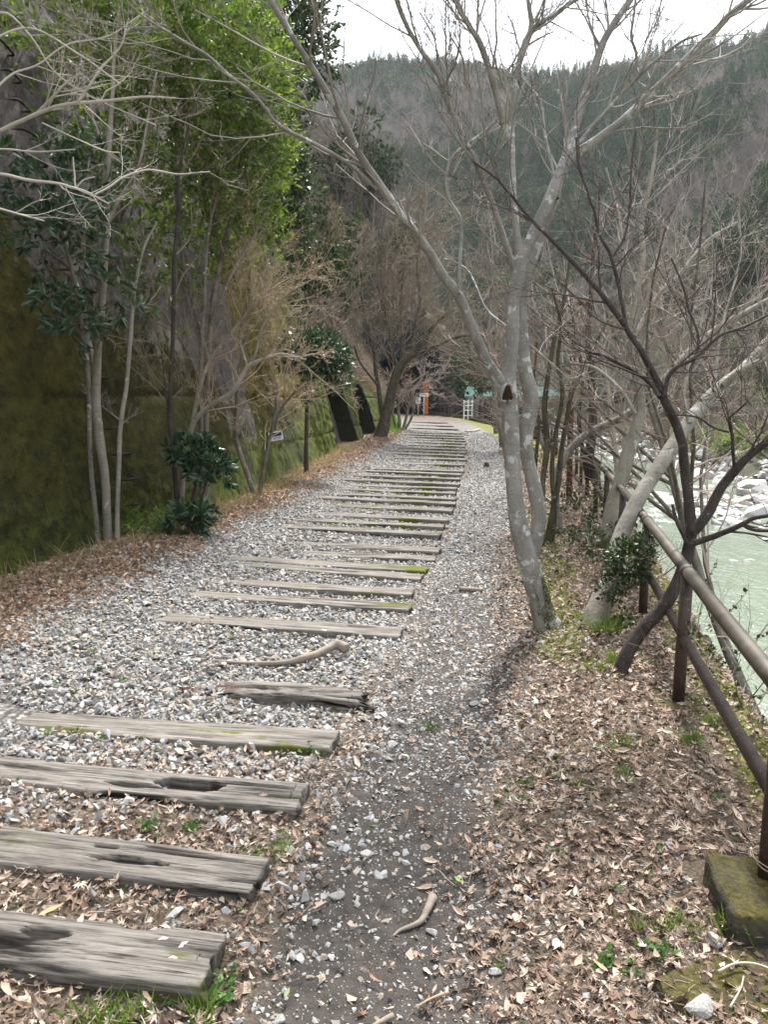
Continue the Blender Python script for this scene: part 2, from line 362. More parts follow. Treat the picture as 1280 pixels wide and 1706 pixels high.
c = k.mix(k.ramp(k.math('MULTIPLY', k.attr('moss'), k.math('ADD', n2, .5)), [(.3, 0.0), (.6, 1.0)]), c, moss); c = k.mix(k.attr('grass'), c, grs)
soil = k.mix(n2, (.05, .042, .03), (.14, .12, .085)); c = k.mix(k.attr('slope'), c, soil)
k.bump(k.math('ADD', n2, k.math('MULTIPLY', n3, .6)), .9, .02); M['ground'] = k.fin(c, .95)
k = NM('hill'); n1 = k.noise(.06, 6); n2 = k.noise(.6, 6, None, .7)
c = k.mix(k.ramp(n1, [(.4, 0.0), (.6, 1.0)]), (.075, .06, .05), (.045, .055, .03)); c = k.mix(k.ramp(n2, [(.4, 0.0), (.7, .6)]), c, (.12, .10, .075)); k.bump(n2, 1, .5); M['hill'] = k.fin(c, 1.0)

# wall concrete
k = NM('mossy_concrete'); a1 = k.noise(1.2, 6, None, .6); a2 = k.noise(9, 6, None, .68); a3 = k.noise(45, 4, None, .7); st = k.noise(3.5, 6, k.co((1, 1, .10)), .7)
bare = k.mix(k.ramp(st, [(.3, 0.0), (.7, 1.0)]), (.042, .036, .035), (.165, .143, .135)); bare = k.mix(k.ramp(a2, [(.45, 0.0), (.75, .6)]), bare, (.24, .21, .19))
bare = k.mix(k.attr('pale'), bare, (.48, .43, .38))
ms = k.mix(k.ramp(a2, [(.32, 0.0), (.68, 1.0)]), (.010, .011, .003), (.085, .083, .014)); ms = k.mix(k.ramp(a3, [(.5, 0.0), (.8, .7)]), ms, (.17, .16, .028))
och = k.mix(k.ramp(a2, [(.3, 0.0), (.7, 1.0)]), (.05, .042, .008), (.20, .155, .026))
grn = k.mix(k.ramp(a2, [(.3, 0.0), (.65, 1.0)]), (.026, .038, .006), (.12, .145, .018)); grn = k.mix(k.ramp(a3, [(.5, 0.0), (.75, .7)]), grn, (.18, .20, .034))
mo = k.mix(k.attr('ochre'), ms, och); mo = k.mix(k.ramp(k.math('ADD', k.attr('green'), k.math('MULTIPLY', k.math('SUBTRACT', a2, .5), 1.1)), [(.35, 0.0), (.7, 1.0)]), mo, grn)
mk = k.ramp(k.math('ADD', k.attr('bare'), k.math('ADD', k.math('MULTIPLY', k.math('SUBTRACT', a2, .5), 1.0), k.math('MULTIPLY', k.math('SUBTRACT', st, .5), 1.2))), [(.42, 0.0), (.6, 1.0)])
mo = k.mix(k.ramp(k.noise(.9, 5, k.co((1, 1, .6)), .65, .5), [(.50, 0.0), (.66, .85)]), mo, (.010, .011, .008)); c = k.mix(mk, mo, bare); c = k.mix(k.attr('joint'), c, (.02, .022, .025)); c = k.mix(k.attr('void'), c, (.012, .011, .010))  # void: shade of the arched recesses painted near-black, along with dark dirt
k.bump(k.math('ADD', k.math('MULTIPLY', a2, 1.2), k.math('MULTIPLY', a3, .8)), 1.0, .05); M['wall'] = k.fin(c, .95)

k = NM('sleeper_wood'); g1 = k.noise(5, 8, k.co((.35, 4, 4)), .72, .4); g2 = k.noise(34, 7, k.co((.10, 3.6, 3.6)), .75); g3 = k.noise(1.8, 4)
c = k.mix(k.ramp(g1, [(.32, 0.0), (.62, 1.0)]), (.070, .061, .052), (.265, .24, .212)); c = k.mix(k.ramp(g2, [(.38, .95), (.50, 0.0)]), c, (.030, .024, .019))
c = k.mix(k.attr('crack'), c, (.012, .009, .007)); c = k.mix(k.ramp(k.math('MULTIPLY', k.attr('moss'), k.math('ADD', k.noise(30, 4), .5)), [(.25, 0.0), (.5, 1.0)]), c, k.mix(g2, (.04, .045, .008), (.13, .14, .02)))
c = k.mix(k.attr('rot'), c, (.07, .025, .015)); c = k.mix(k.ramp(g3, [(.5, 0.0), (.8, .5)]), c, k.mix(.5, c, (.2, .17, .15)))
k.bump(k.math('ADD', k.math('MULTIPLY', g2, 1.0), g1), .8, .006); M['wood'] = k.fin(c, .88)
k = NM('driftwood'); g1 = k.noise(8, 6, k.co((.5, 4, 4)), .7); M['drift'] = k.fin(k.mix(g1, (.10, .08, .065), (.40, .34, .28)), .9)

k = NM('rusty_pipe'); n1 = k.noise(14, 6, None, .7); n2 = k.noise(70, 3)
c = k.mix(k.ramp(n1, [(.35, 0.0), (.7, 1.0)]), (.022, .014, .011), (.075, .048, .036)); c = k.mix(k.ramp(n2, [(.6, 0.0), (.72, .7)]), c, (.16, .13, .10)); k.bump(n1, .4, .002); M['pipe_dark'] = k.fin(c, .6, Specular_IOR_Level=.4)
k = NM('worn_pipe'); n1 = k.noise(5, 6, None, .7); n2 = k.noise(60, 4)
c = k.mix(k.ramp(n1, [(.35, 0.0), (.65, 1.0)]), (.03, .023, .016), (.095, .078, .055)); c = k.mix(k.ramp(n2, [(.58, 0.0), (.7, .8)]), c, (.06, .035, .025)); k.bump(n2, .3, .002); M['pipe_worn'] = k.fin(c, .62, Specular_IOR_Level=.4)
M['rust'] = simple('rust', (.10, .035, .022), .85, .6, 12)
M['white_paint'] = simple('white_paint', (.78, .78, .78), .5, .06, 5, .1)
M['sign_ink'] = simple('sign_ink', (.22, .22, .34), .6, .15, 5, 0)
M['sign_dark'] = simple('sign_dark', (.03, .04, .07), .5, .5, 40, 0)
M['sign_lilac'] = simple('sign_lilac', (.42, .42, .6), .5, .1, 40, 0)
M['orange_paint'] = simple('orange_paint', (.50, .15, .02), .7, .25, 5)
M['mint_paint'] = simple('mint_paint', (.30, .50, .46), .6, .12, 1, 0)
M['steel_dark'] = simple('steel_dark', (.03, .02, .018), .7, .4, 9)
M['galvanised'] = simple('galvanised', (.45, .47, .5), .5, .15, 9)
M['knot_dark'] = simple('knot_dark', (.035, .018, .012), .95, .6, 30, .8)
M['wet'] = simple('puddle_water', (.015, .010, .007), .06, .1, 3, 0, Specular_IOR_Level=.6)
k = NM('mossy_block'); n1 = k.noise(7, 6, None, .7); n2 = k.noise(50, 5, None, .7); gz = k.n('ShaderNodeNewGeometry'); sx = k.n('ShaderNodeSeparateXYZ'); k.t.links.new(gz.outputs['Normal'], sx.inputs[0])
c = k.mix(k.ramp(n1, [(.35, 0.0), (.65, 1.0)]), (.035, .03, .022), (.13, .12, .10)); mo = k.mix(k.ramp(n2, [(.35, 0.0), (.7, 1.0)]), (.022, .020, .005), (.125, .105, .018))
c = k.mix(k.ramp(k.math('ADD', n1, k.math('MULTIPLY', sx.outputs[2], .20)), [(.5, 0.0), (.72, .9)]), c, mo); k.bump(k.math('ADD', n1, n2), 1, .012); M['mossblock'] = k.fin(c, .95)
k = NM('river_rock'); n1 = k.noise(.9, 6, None, .65); n2 = k.noise(8, 5, None, .7)
c = k.mix(k.ramp(n1, [(.35, 0.0), (.65, 1.0)]), (.24, .23, .22), (.52, .50, .47)); c = k.mix(k.ramp(n2, [(.5, 0.0), (.75, .6)]), c, (.16, .15, .14)); k.bump(n2, .6, .03); M['rock'] = k.fin(c, .85)
k = NM('path_stone'); n1 = k.noise(14, 6, None, .65); c = k.mix(k.ramp(n1, [(.35, 0.0), (.65, 1.0)]), (.16, .155, .15), (.42, .41, .39)); k.bump(n1, .5, .005); M['stone'] = k.fin(c, .85)
k = NM('dark_masonry'); n1 = k.noise(2.2, 6, None, .7); c = k.mix(k.ramp(n1, [(.35, 0.0), (.7, 1.0)]), (.010, .010, .013), (.045, .044, .05)); k.bump(n1, .6, .02); M['masonry'] = k.fin(c, .9)
M['black'] = simple('tunnel_shade', (.008, .008, .008), .95, .3, 2, 0)  # darkness inside the tunnel, painted into the near-black lining and floor
# river water
k = NM('river_water'); v = k.co((1, .55, 1)); n1 = k.noise(1.3, 5, v, .6, .4); n2 = k.noise(6, 4, v, .6, .3); n3 = k.noise(.16, 3)
c = k.mix(n3, (.125, .155, .115), (.205, .235, .175)); c = k.mix(k.ramp(k.math('ADD', k.attr('foam'), k.math('MULTIPLY', k.math('SUBTRACT', n1, .5), 2.2)), [(.62, 0.0), (.95, 1.0)]), c, (.75, .78, .78))
k.bump(k.math('ADD', n1, k.math('MULTIPLY', n2, .35)), .55, .22); M['water'] = k.fin(c, .12, Specular_IOR_Level=.5)

# ------------------------------------------------------------------ instancer for uncountable stuff
def proto(me):
    return bpy.data.objects.new('piece', me)
def scatter(name, protos, pts, rot, scl, idx, label=None, cat=None, kind='stuff', group=None):
    col = bpy.data.collections.new(name + '_pieces')
    for i, p in enumerate(protos): p.name = 'piece_%02d' % i; col.objects.link(p)
    me = bpy.data.meshes.new(name); n = len(pts); me.vertices.add(n); me.vertices.foreach_set('co', np.asarray(pts, np.float32).ravel())
    me.attributes.new('rot', 'FLOAT_VECTOR', 'POINT').data.foreach_set('vector', np.asarray(rot, np.float32).ravel())
    scl = np.asarray(scl, np.float32)
    if scl.ndim == 1: scl = np.repeat(scl[:, None], 3, 1)
    me.attributes.new('scl', 'FLOAT_VECTOR', 'POINT').data.foreach_set('vector', scl.ravel())
    me.attributes.new('pick', 'INT', 'POINT').data.foreach_set('value', np.asarray(idx, np.int32))
    ng = bpy.data.node_groups.new(name, 'GeometryNodeTree')
    ng.interface.new_socket('Geometry', in_out='INPUT', socket_type='NodeSocketGeometry'); ng.interface.new_socket('Geometry', in_out='OUTPUT', socket_type='NodeSocketGeometry')
    a = ng.nodes.new('NodeGroupInput'); b = ng.nodes.new('NodeGroupOutput'); ins = ng.nodes.new('GeometryNodeInstanceOnPoints'); ci = ng.nodes.new('GeometryNodeCollectionInfo')
    ci.inputs['Collection'].default_value = col; ci.inputs['Separate Children'].default_value = True; ci.inputs['Reset Children'].default_value = True
    def na(ty, nm):
        k = ng.nodes.new('GeometryNodeInputNamedAttribute'); k.data_type = ty; k.inputs['Name'].default_value = nm; return k.outputs['Attribute']
    L = ng.links.new
    L(a.outputs[0], ins.inputs['Points']); L(ci.outputs[0], ins.inputs['Instance']); ins.inputs['Pick Instance'].default_value = True
    L(na('INT', 'pick'), ins.inputs['Instance Index']); L(na('FLOAT_VECTOR', 'rot'), ins.inputs['Rotation']); L(na('FLOAT_VECTOR', 'scl'), ins.inputs['Scale']); L(ins.outputs[0], b.inputs[0])
    o = thing(name, label, cat, kind=kind, data=me, group=group); md = o.modifiers.new('scatter', 'NODES'); md.node_group = ng
    return o
def stone_mesh(name, mat, g, n=13, flat=.7, elong=1.25, bev=False):
    bm = bmesh.new(); p = norm(g.normal(0, 1, (n, 3))) * g.uniform(.75, 1, (n, 1)) * np.array([elong, 1, flat])
    for q in p: bm.verts.new(q)
    r = bmesh.ops.convex_hull(bm, input=bm.verts)
    bmesh.ops.delete(bm, geom=[v for v in bm.verts if not v.link_faces], context='VERTS')
    if bev:
        bmesh.ops.bevel(bm, geom=bm.edges[:], offset=.1, segments=1, affect='EDGES')
    me = bpy.data.meshes.new(name); bm.to_mesh(me); bm.free(); me.materials.append(mat); return me

# ================================================================== LARGE STRUCTURE
def grid_mesh(xs, ys):
    X, Y = np.meshgrid(xs, ys, indexing='ij'); nx, ny = X.shape
    i = np.arange(nx * ny).reshape(nx, ny); Q = np.stack([i[:-1, :-1], i[1:, :-1], i[1:, 1:], i[:-1, 1:]], -1).reshape(-1, 4)
    return X.ravel(), Y.ravel(), Q
def masks(x, y):
    yc = np.clip(y, -6, 60); t = x - XR(yc); nn = fbm(x * 2.2, y * 2.2, 0, 4, 41)
    slope = np.clip(ss(.1, .5, x - near_bank(y)) + ss(.5, 1.2, XW(yc) - x), 0, 1)
    slope = np.where(y > 52.5, 1.0, slope)
    dirt = ss(.0, .18, t + .15 * nn) * ss(.98, .72, t + .22 * nn) * ss(26, 12, y)
    lit_l = ss(-2.25, -2.6, t + .35 * nn)
    gravel = ss(.1, -.2, t + .2 * nn) * (1 - lit_l) * ss(2.0, 3.1, y + .7 * nn - .55 * np.clip(t + 1.2, -1, 1)) 
    gravel = np.maximum(gravel, ss(1.35, 1.0, t + .2 * nn) * ss(0, .2, t) * ss(8, 14, y)) * ss(46, 34, y)
    moss = (np.exp(-((t - 1.15 - .1 * nn) / .22) ** 2) * ss(3.0, 4.4, y) * ss(14, 8, y) * ss(-.3, .2, fbm(x * 1.5, y * .8, 0, 3, 44) + .15))
    moss = np.maximum(moss, ss(.9, 1.3, t) * ss(13, 20, y) * (x < near_bank(y)) * .8)
    moss = np.maximum(moss, .8 * np.exp(-((x - near_bank(y) + .05) / .16) ** 2) * (y > 2))
    grass = ss(-2.0, -2.5, t) * ss(25, 28, y) * ss(44, 38, y) * ss(-4.2, -3.6, t)
    return dict(slope=slope, dirt=dirt * (1 - slope), gravel=gravel * (1 - slope), moss=moss, grass=grass)
ys = np.concatenate([np.arange(-4, 1.4, .3), np.arange(1.4, 8, .05), np.arange(8, 16, .1), np.arange(16, 75, .3)])
xs = np.concatenate([np.arange(-14, -4.2, .4), np.arange(-4.2, 4.4, .06), np.arange(4.4, 12, .3)])
X, Y, Q = grid_mesh(xs, ys); Z = HG(X, Y)
hole = lambda X, Y: (X > -1.35) & (X < 2.85) & (Y > 51.7) & (Y < 69)
Q = Q[~hole(X, Y)[Q].any(1)]
mb = MB(); mk_ = masks(X, Y); mb.add(np.stack([X, Y, Z], 1), Q, None, **mk_)
thing('ground', None, None, kind='structure', data=mb.mesh('ground', M['ground']))
# hills, river bed and valley sides: rings round the viewpoint out to the horizon
az = np.concatenate([np.linspace(-180, -60, 40, endpoint=False), np.linspace(-60, 60, 300, endpoint=False), np.linspace(60, 180, 41)]); rad = 3 * (520 / 3) ** np.linspace(0, 1, 150)
A, Rr_ = np.meshgrid(np.radians(az), rad * .765, indexing='ij'); X = (Rr_ * np.sin(A)).ravel(); Y = (Rr_ * np.cos(A)).ravel(); Z = HG(X, Y) - .06
i = np.arange(A.size).reshape(A.shape); Q = np.stack([i[:-1, :-1], i[:-1, 1:], i[1:, 1:], i[1:, :-1]], -1).reshape(-1, 4)[:, ::-1]
ins = (X > -13) & (X < 11) & (Y > -3.4) & (Y < 73.5); Q = Q[~ins[Q].all(1)]
Q = Q[~(((X > -4) & (X < 6) & (Y > 48) & (Y < 70))[Q].all(1))]
inn = (X > -12) & (X < 10) & (Y > -2) & (Y < 72); Z = np.where(inn, Z - .6, Z)
mb = MB(); mb.add(np.stack([X, Y, Z], 1), Q); thing('hills', None, None, kind='structure', data=mb.mesh('hills', M['hill']))
# river
xs = np.concatenate([np.arange(-60, 0, 6), np.arange(0, 32, .25), np.arange(32, 60, 6)]); ys = np.concatenate([np.arange(-60, 6, 6), np.arange(6, 60, .3), np.arange(60, 170, 1.2)])
X, Y, Q = grid_mesh(xs, ys)
foam = .75 * np.exp(-((Y - 39 - .35 * (X - 14) + 2 * fbm(X / 3, Y / 3, 0, 2, 2)) / 4.2) ** 2) * ss(5, 9, X) + .6 * np.exp(-((Y - 82) / 5) ** 2) * ss(8, 12, X) + .28 * ss(26, 10, Y)* ss(.1, .6, fbm(X / 4, Y / 2, 0, 3, 6))
Z = WATER + .05 * fbm(X * .8, Y * .5, 0, 3, 8) + .10 * foam * fbm(X * 1.5, Y * 1.5, 0, 3, 9)
mb = MB(); mb.add(np.stack([X, Y, Z], 1), Q, None, foam=foam); thing('river', None, None, kind='structure', data=mb.mesh('river', M['water']))

# ---- tall mossy retaining wall, with the two arched recesses at its far end
ROOT_W = thing('retaining_wall', 'tall battered concrete retaining wall covered in dark moss along the left of the track', 'wall', (0, 0, 0))
def wall_pt(y, h, off=0.0): return np.stack([XW(y) - BAT * h + off, y, .03 + h + 0 * y], -1)
def wall_mesh(y0, y1, dy, dh, H, name):
    ny = int((y1 - y0) / dy) + 1; nh = int(H / dh) + 1
    yy, tt = np.meshgrid(np.linspace(y0, y1, ny), np.linspace(0, 1, nh), indexing='ij')
    top = HW(yy); h = tt * (top + .25 * fbm(yy * .6, 0, 0, 2, 3) * ss(13, 16, yy)) - .15
    vy = yy; nz_ = fbm(vy * 1.4, h * 1.4, 0, 5, 51); nf = fbm(vy * 7, h * 7, 0, 4, 52)
    off = .045 * nz_ + .035 * nf
    # arches: pointed openings pushed back 1.3 m
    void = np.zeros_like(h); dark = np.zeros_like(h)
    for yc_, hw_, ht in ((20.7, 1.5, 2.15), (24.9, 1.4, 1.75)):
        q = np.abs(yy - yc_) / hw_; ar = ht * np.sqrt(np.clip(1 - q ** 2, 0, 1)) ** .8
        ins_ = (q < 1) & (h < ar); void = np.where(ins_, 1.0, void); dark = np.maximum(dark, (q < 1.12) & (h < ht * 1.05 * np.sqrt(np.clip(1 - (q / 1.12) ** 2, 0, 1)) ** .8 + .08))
        rim = (q < 1.32) & (h < ht * 1.1 * np.sqrt(np.clip(1.03 - (q / 1.35) ** 2, 0, 1)) + .1) & ~ins_
        off = np.where(rim, off + .05, off)
    off = np.where(void > .5, off - 1.6 + .5 * nz_ + .2 * nf, off)
    for rb in (16.9, 17.5, 18.1):                # leaning rock ribs before the arches
        off = off + .10 * np.exp(-((yy - rb - .1 * h + .1 * nz_) / .15) ** 2) * ss(4, 3, h)
    hj = np.zeros_like(h)
    for hh, am in ((1.55, .55), (.72, .4), (3.3, .4), (5.1, .3)):
        e = h - hh - .035 * fbm(yy * 2, hh, 0, 3, 4) + .012 * yy - .09; jj = np.exp(-(e / .022) ** 2) * am; off = off - .05 * jj; hj = np.maximum(hj, jj * .9 * ss(-.4, .3, fbm(yy * 1.1, hh, 0, 3, 14)))
        off = off + .03 * ss(.0, .1, -e) * am * .5
    P = np.stack([XW(yy) - BAT * h + off, yy, h + .03], -1)
    hb = np.interp(yy, [5, 7, 8, 8.7, 11.2, 12.1, 12.6, 13.2], [4.4, 3.4, 2.75, 2.4, 1.5, .9, 3.5, 30])
    bare = np.clip(.5 + (h - hb) * .45, 0, 1) * ss(13.0, 12.4, yy); bare = np.where(void > .5, 0, bare)
    pale = np.exp(-((h - hb - .25) / .16) ** 2) * ss(7.2, 8, yy) * ss(11, 9, yy) * .7 * ss(-.1, .3, nz_) + .5 * np.exp(-((yy - 9.6) / .25) ** 2 - ((h - 1.95) / .3) ** 2)
    och = np.clip(ss(11.8, 12.8, yy) * ss(17.5, 16.3, yy) * ss(.7, 1.8, h) + .35 * ss(.5, 2.5, h) * (1 + nz_), 0, 1)
    grn = np.clip(ss(1.0, .1, h) * .75 + ss(9.5, 12.5, yy) * ss(2.0, .3, h) * .8 + ss(16.0, 17.0, yy) * .75, 0, 1)
    i = np.arange(ny * nh).reshape(ny, nh); Q = np.stack([i[:-1, :-1], i[1:, :-1], i[1:, 1:], i[:-1, 1:]], -1).reshape(-1, 4)
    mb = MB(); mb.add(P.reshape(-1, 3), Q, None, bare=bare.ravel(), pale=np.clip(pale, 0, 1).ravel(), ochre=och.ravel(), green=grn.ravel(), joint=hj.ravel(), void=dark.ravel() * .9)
    # top slab going back into the hill
    tp = P[:, -1]; bk = tp + np.array([-1.6, 0, .15]); n = len(tp); j = np.arange(n - 1)
    mb.add(np.vstack([tp, bk]), np.stack([j, j + 1, j + 1 + n, j + n], -1), None, bare=.3, green=.4)
    return mb.mesh(name, M['wall'])
obj('wall_face', wall_mesh(-5, 16.2, .055, .05, 9.5, 'wall_face'), ROOT_W)
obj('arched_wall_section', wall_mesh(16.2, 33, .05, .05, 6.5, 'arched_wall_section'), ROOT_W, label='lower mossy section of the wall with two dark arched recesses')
# step irons up the wall
lad = thing('wall_ladder', 'row of dark step irons climbing the mossy wall behind the lichen spotted sapling', 'ladder', (float(XW(8.05)), 8.05, .3))
tr_ = np.array([(0, -.17), (.10, -.17), (.13, -.155), (.14, -.12), (.14, .12), (.13, .155), (.10, .17), (0, .17)])
mb = MB(); q = np.array([(a, b, 0) for a, b in tr_], float); tubes(mb, q, np.full(len(q), .013), 6, True); rung_me = mb.mesh('rung', M['steel_dark'])
for kx in range(19):
    h = .42 + kx * .262; r_ = obj('rung', rung_me, lad); r_.location = Vector((float(XW(8.05)) - BAT * h + .01, 8.05, h + .03)) - lad.location; r_.rotation_euler = (random.uniform(-.05, .05), random.uniform(-.12, .05), random.uniform(-.1, .1))

# ---- tunnel portal with dark masonry wing
tp = thing('tunnel_portal', 'dark stone tunnel mouth at the far end of the track under overhanging branches', 'tunnel', (1.2, 52.4, 0))
PY = 52.2
def portal():
    mb = MB(); cx, hw_, sp_ = .75, 1.85, 1.9; xs_ = np.linspace(-4.5, 2.95, 60); 
    arch = [(cx - hw_, 0), (cx - hw_, sp_)] + [(cx - hw_ * math.cos(a), sp_ + hw_ * math.sin(a)) for a in np.linspace(0, math.pi, 15)[1:-1]] + [(cx + hw_, sp_), (cx + hw_, 0)]
    arch = np.array(arch); outer = [(-4.5, 0), (-4.5, 3)] + [(-4.5 + 7.45 * t, 5.3) for t in np.linspace(0, 1, 13)] + [(2.95, 3), (2.95, 0)]; outer = np.array(outer); n = len(arch)
    V = []; 
    for p in (arch, outer):
        for dy_ in (0, .0): pass
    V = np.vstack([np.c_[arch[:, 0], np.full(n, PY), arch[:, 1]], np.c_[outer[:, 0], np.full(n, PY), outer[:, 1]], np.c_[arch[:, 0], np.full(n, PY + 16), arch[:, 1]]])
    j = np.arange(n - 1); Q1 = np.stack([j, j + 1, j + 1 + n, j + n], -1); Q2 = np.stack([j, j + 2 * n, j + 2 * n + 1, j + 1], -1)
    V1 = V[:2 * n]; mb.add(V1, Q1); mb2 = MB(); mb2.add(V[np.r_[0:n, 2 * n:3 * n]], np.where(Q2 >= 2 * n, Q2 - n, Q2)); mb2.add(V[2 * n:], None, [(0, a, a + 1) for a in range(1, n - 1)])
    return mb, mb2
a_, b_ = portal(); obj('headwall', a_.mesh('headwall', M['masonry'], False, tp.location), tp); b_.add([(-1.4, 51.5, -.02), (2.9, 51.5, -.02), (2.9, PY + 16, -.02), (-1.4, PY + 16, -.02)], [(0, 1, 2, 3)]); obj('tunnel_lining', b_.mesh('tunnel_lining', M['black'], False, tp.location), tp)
g = np.random.default_rng(3)
wing = thing('stone_wing_wall', 'dark rough stone wing wall to the right of the tunnel mouth', 'wall', (4.2, 51, 0))
mb = MB(); mb.add([(2.9, 51.9, -.3), (6.2, 53.5, -4.5), (3.0, 52.2, 4.6), (4.3, 53.3, 4.1), (5.75, 53.6, .4), (5.2, 53.5, 2.6)], [(0, 1, 4, 5)], [(0, 5, 3), (0, 3, 2)])
obj('wing_face', mb.mesh('wing_face', M['masonry'], False, wing.location), wing)
smesh = [stone_mesh('stone', M['masonry'], g, 12, .75) for _ in range(4)]
nst = 0
for r in range(15):
    z = .05 + r * .31; x0 = 3.0; x1 = np.interp(z, [0, .4, 2.6, 4.1, 4.6], [5.95, 5.75, 5.2, 4.3, 3.1]); x = x0 + (.2 if r % 2 else 0)
    while x < x1 and nst < 240:
        f = (x - 2.9) / 2.6; wd = g.uniform(.30, .46); o = obj('stone', smesh[nst % 4], wing); o.location = Vector((x, 51.95 + f * 1.45 - .02, z)) - wing.location
        o.scale = (wd * .55, .16, .17); o.rotation_euler = (0, 0, .45 + g.normal(0, .08)); x += wd; nst += 1
mb = MB(); mb.box((2.78, 51.85, 1.0), (.34, .22, 2.05)); ob = thing('orange_pillar', 'orange painted pillar at the right edge of the tunnel mouth', 'pillar', (2.78, 51.85, 0))
obj('shaft', mb.mesh('shaft', M['orange_paint'], False, ob.location), ob); mb = MB(); mb.box((2.78, 51.85, 2.07), (.42, .3, .1)); obj('cap', mb.mesh('cap', M['orange_paint'], False, ob.location), ob)

# ---- bridge over the river
br = thing('girder_bridge', 'mint green girder bridge crossing the river far beyond the trees', 'bridge', (17, 106, 1))
p0 = W(770, 652, 106); p1 = W(1020, 650, 106); zt = float(p0[2])
mb = MB(); mb.box((16, 106, zt - .05), (34, .3, 1.0)); mb.box((16, 106, zt + .48), (34, .6, .12)); mb.box((16, 106, zt - .58), (34, .6, .12)); mb.box((16, 109.6, zt - .05), (34, .3, 1.0)); obj('girder', mb.mesh('girder', M['mint_paint'], False, br.location), br)
mb = MB(); mb.box((16, 107.8, zt + .55), (34, 3.6, .1)); obj('deck', mb.mesh('deck', M['galvanised'], False, br.location), br)
mb = MB(); mb.box((16, 105.9, zt + 1.25), (34, .07, .07)); mb.box((16, 105.9, zt + .95), (34, .05, .05)); obj('handrail', mb.mesh('handrail', M['mint_paint'], False, br.location), br)
mb = MB(); mb.box((0, 0, 0), (.08, .08, .75)); pm = mb.mesh('rail_post', M['mint_paint'], False)
for kx in range(18): o = obj('rail_post', pm, br); o.location = Vector((0 + kx * 1.95, 105.9, zt + .9)) - br.location
mb = MB(); mb.box((0, 0, 0), (.1, .06, .8)); pm = mb.mesh('stiffener', M['mint_paint'], False)
for kx in range(18): o = obj('stiffener', pm, br); o.location = Vector((.6 + kx * 1.95, 105.82, zt - .05)) - br.location
mb = MB(); mb.box((12.6, 107.8, zt - 3.2), (1.4, 3, 5.4)); obj('pier', mb.mesh('pier', M['rock'], False, br.location), br)
ap = thing('dark_pipe_bridge', 'dark low structure on the far bank under the right end of the bridge', 'structure', (24, 92, 0))
c = W(1045, 665, 92); mb = MB(); mb.box(c, (5.5, 2, 1.0)); mb.box(c + np.array([0, -1.2, .65]), (6.2, .5, .3)); obj('beam', mb.mesh('beam', M['steel_dark'], False, ap.location), ap)
mb = MB(); mb.box(c + np.array([1.8, 0, -2.0]), (.8, 1.6, 3)); obj('support', mb.mesh('support', M['steel_dark'], False, ap.location), ap)

# ================================================================== FAR FOREST (uncountable)
def conifer_proto(g, h=11):
    mb = MB(); tubes(mb, np.array([(0, 0, 0), (0, 0, h * .5), (0, 0, h * .95)]), np.array([.16, .1, .03]), 4)
    n = 1000; t = g.uniform(0, 1, n) ** .75; z = h * (.12 + .86 * t); r = (1 - t) ** .9 * h * .2 * g.uniform(.35, 1.1, n) + .1; a = g.uniform(0, 6.283, n)
    S = np.stack([r * np.cos(a) * .6, r * np.sin(a) * .6, z], 1); D = np.stack([np.cos(a), np.sin(a), g.uniform(-.7, .1, n)], 1)
    leaf_cards(mb, S, D, g.uniform(.35, .8, n) * (1.15 - .8 * t), .2, g, .1); return mb.mesh('conifer', M['con'], False)
def broad_proto(g, h=8):
    mb = MB(); tubes(mb, np.array([(0, 0, 0), (.1, 0, h * .4), (0, .2, h * .7)]), np.array([.16, .12, .05]), 4)
    cs = norm(g.normal(0, 1, (14, 3))) * g.uniform(.4, 1, (14, 1)) * np.array([h * .28, h * .28, h * .24]) + np.array([0, 0, h * .64]); n = 1000
    c = cs[g.integers(0, 14, n)]; d = norm(g.normal(0, 1, (n, 3))); S = c + d * g.uniform(.5, 1.1, (n, 1)) * h * .11
    leaf_cards(mb, S, d + g.normal(0, .6, (n, 3)), g.uniform(.22, .48, n), .3, g, .2); return mb.mesh('broadleaf', M['brd'], False)
def bare_proto(g, h=8, mat='bar', rm=.012, sp=(.35, .75)):
    mb = MB(); P, r = grow(np.zeros((1, 3)), np.array([[.08, .05, 1.]]), h * .75, .11, 8, .06, .03, g, .3); tubes(mb, P, r, 4)
    S, D, L, q = kids(P, r, 13, .2, sp, .55, g, .55, .03); P, r = grow(S, D, L, q, 6, .12, .08, g); tubes(mb, P, r, 3)
    S, D, L, q = kids(P, r, 7, .2, sp, .5, g, .5, rm); P, r = grow(S, D, L, q, 5, .13, .08, g); tubes(mb, P, r, 3)
    S, D, L, q = kids(P, r, 5, .2, sp, .5, g, .6, rm); P, r = grow(S, D, L, q, 4, .15, .06, g); tubes(mb, P, r, 3)
    return mb.mesh('bare', M[mat], False)
def rampobj(name, stops, rough=.95):
    k = NM(name); c = k.ramp(k.rand(), stops); c = k.mix(k.ramp(k.noise(1.2, 3), [(.35, 0.0), (.7, .45)]), c, k.mix(.5, c, (.01, .015, .01))); return k.fin(c, rough)
M['con'] = rampobj('conifer_needles', [(0, (.028, .06, .030)), (.5, (.045, .09, .038)), (1, (.085, .13, .05))])
M['brd'] = rampobj('evergreen_leaves', [(0, (.035, .06, .026)), (.5, (.055, .085, .034)), (1, (.10, .125, .05))])
M['bar'] = rampobj('bare_wood', [(0, (.15, .125, .12)), (.5, (.22, .19, .17)), (1, (.30, .26, .225))])
g = np.random.default_rng(11)
FP = [proto(conifer_proto(g)) for _ in range(3)] + [proto(broad_proto(g)) for _ in range(3)] + [proto(bare_proto(g, 8, rm=.02)) for _ in range(4)]
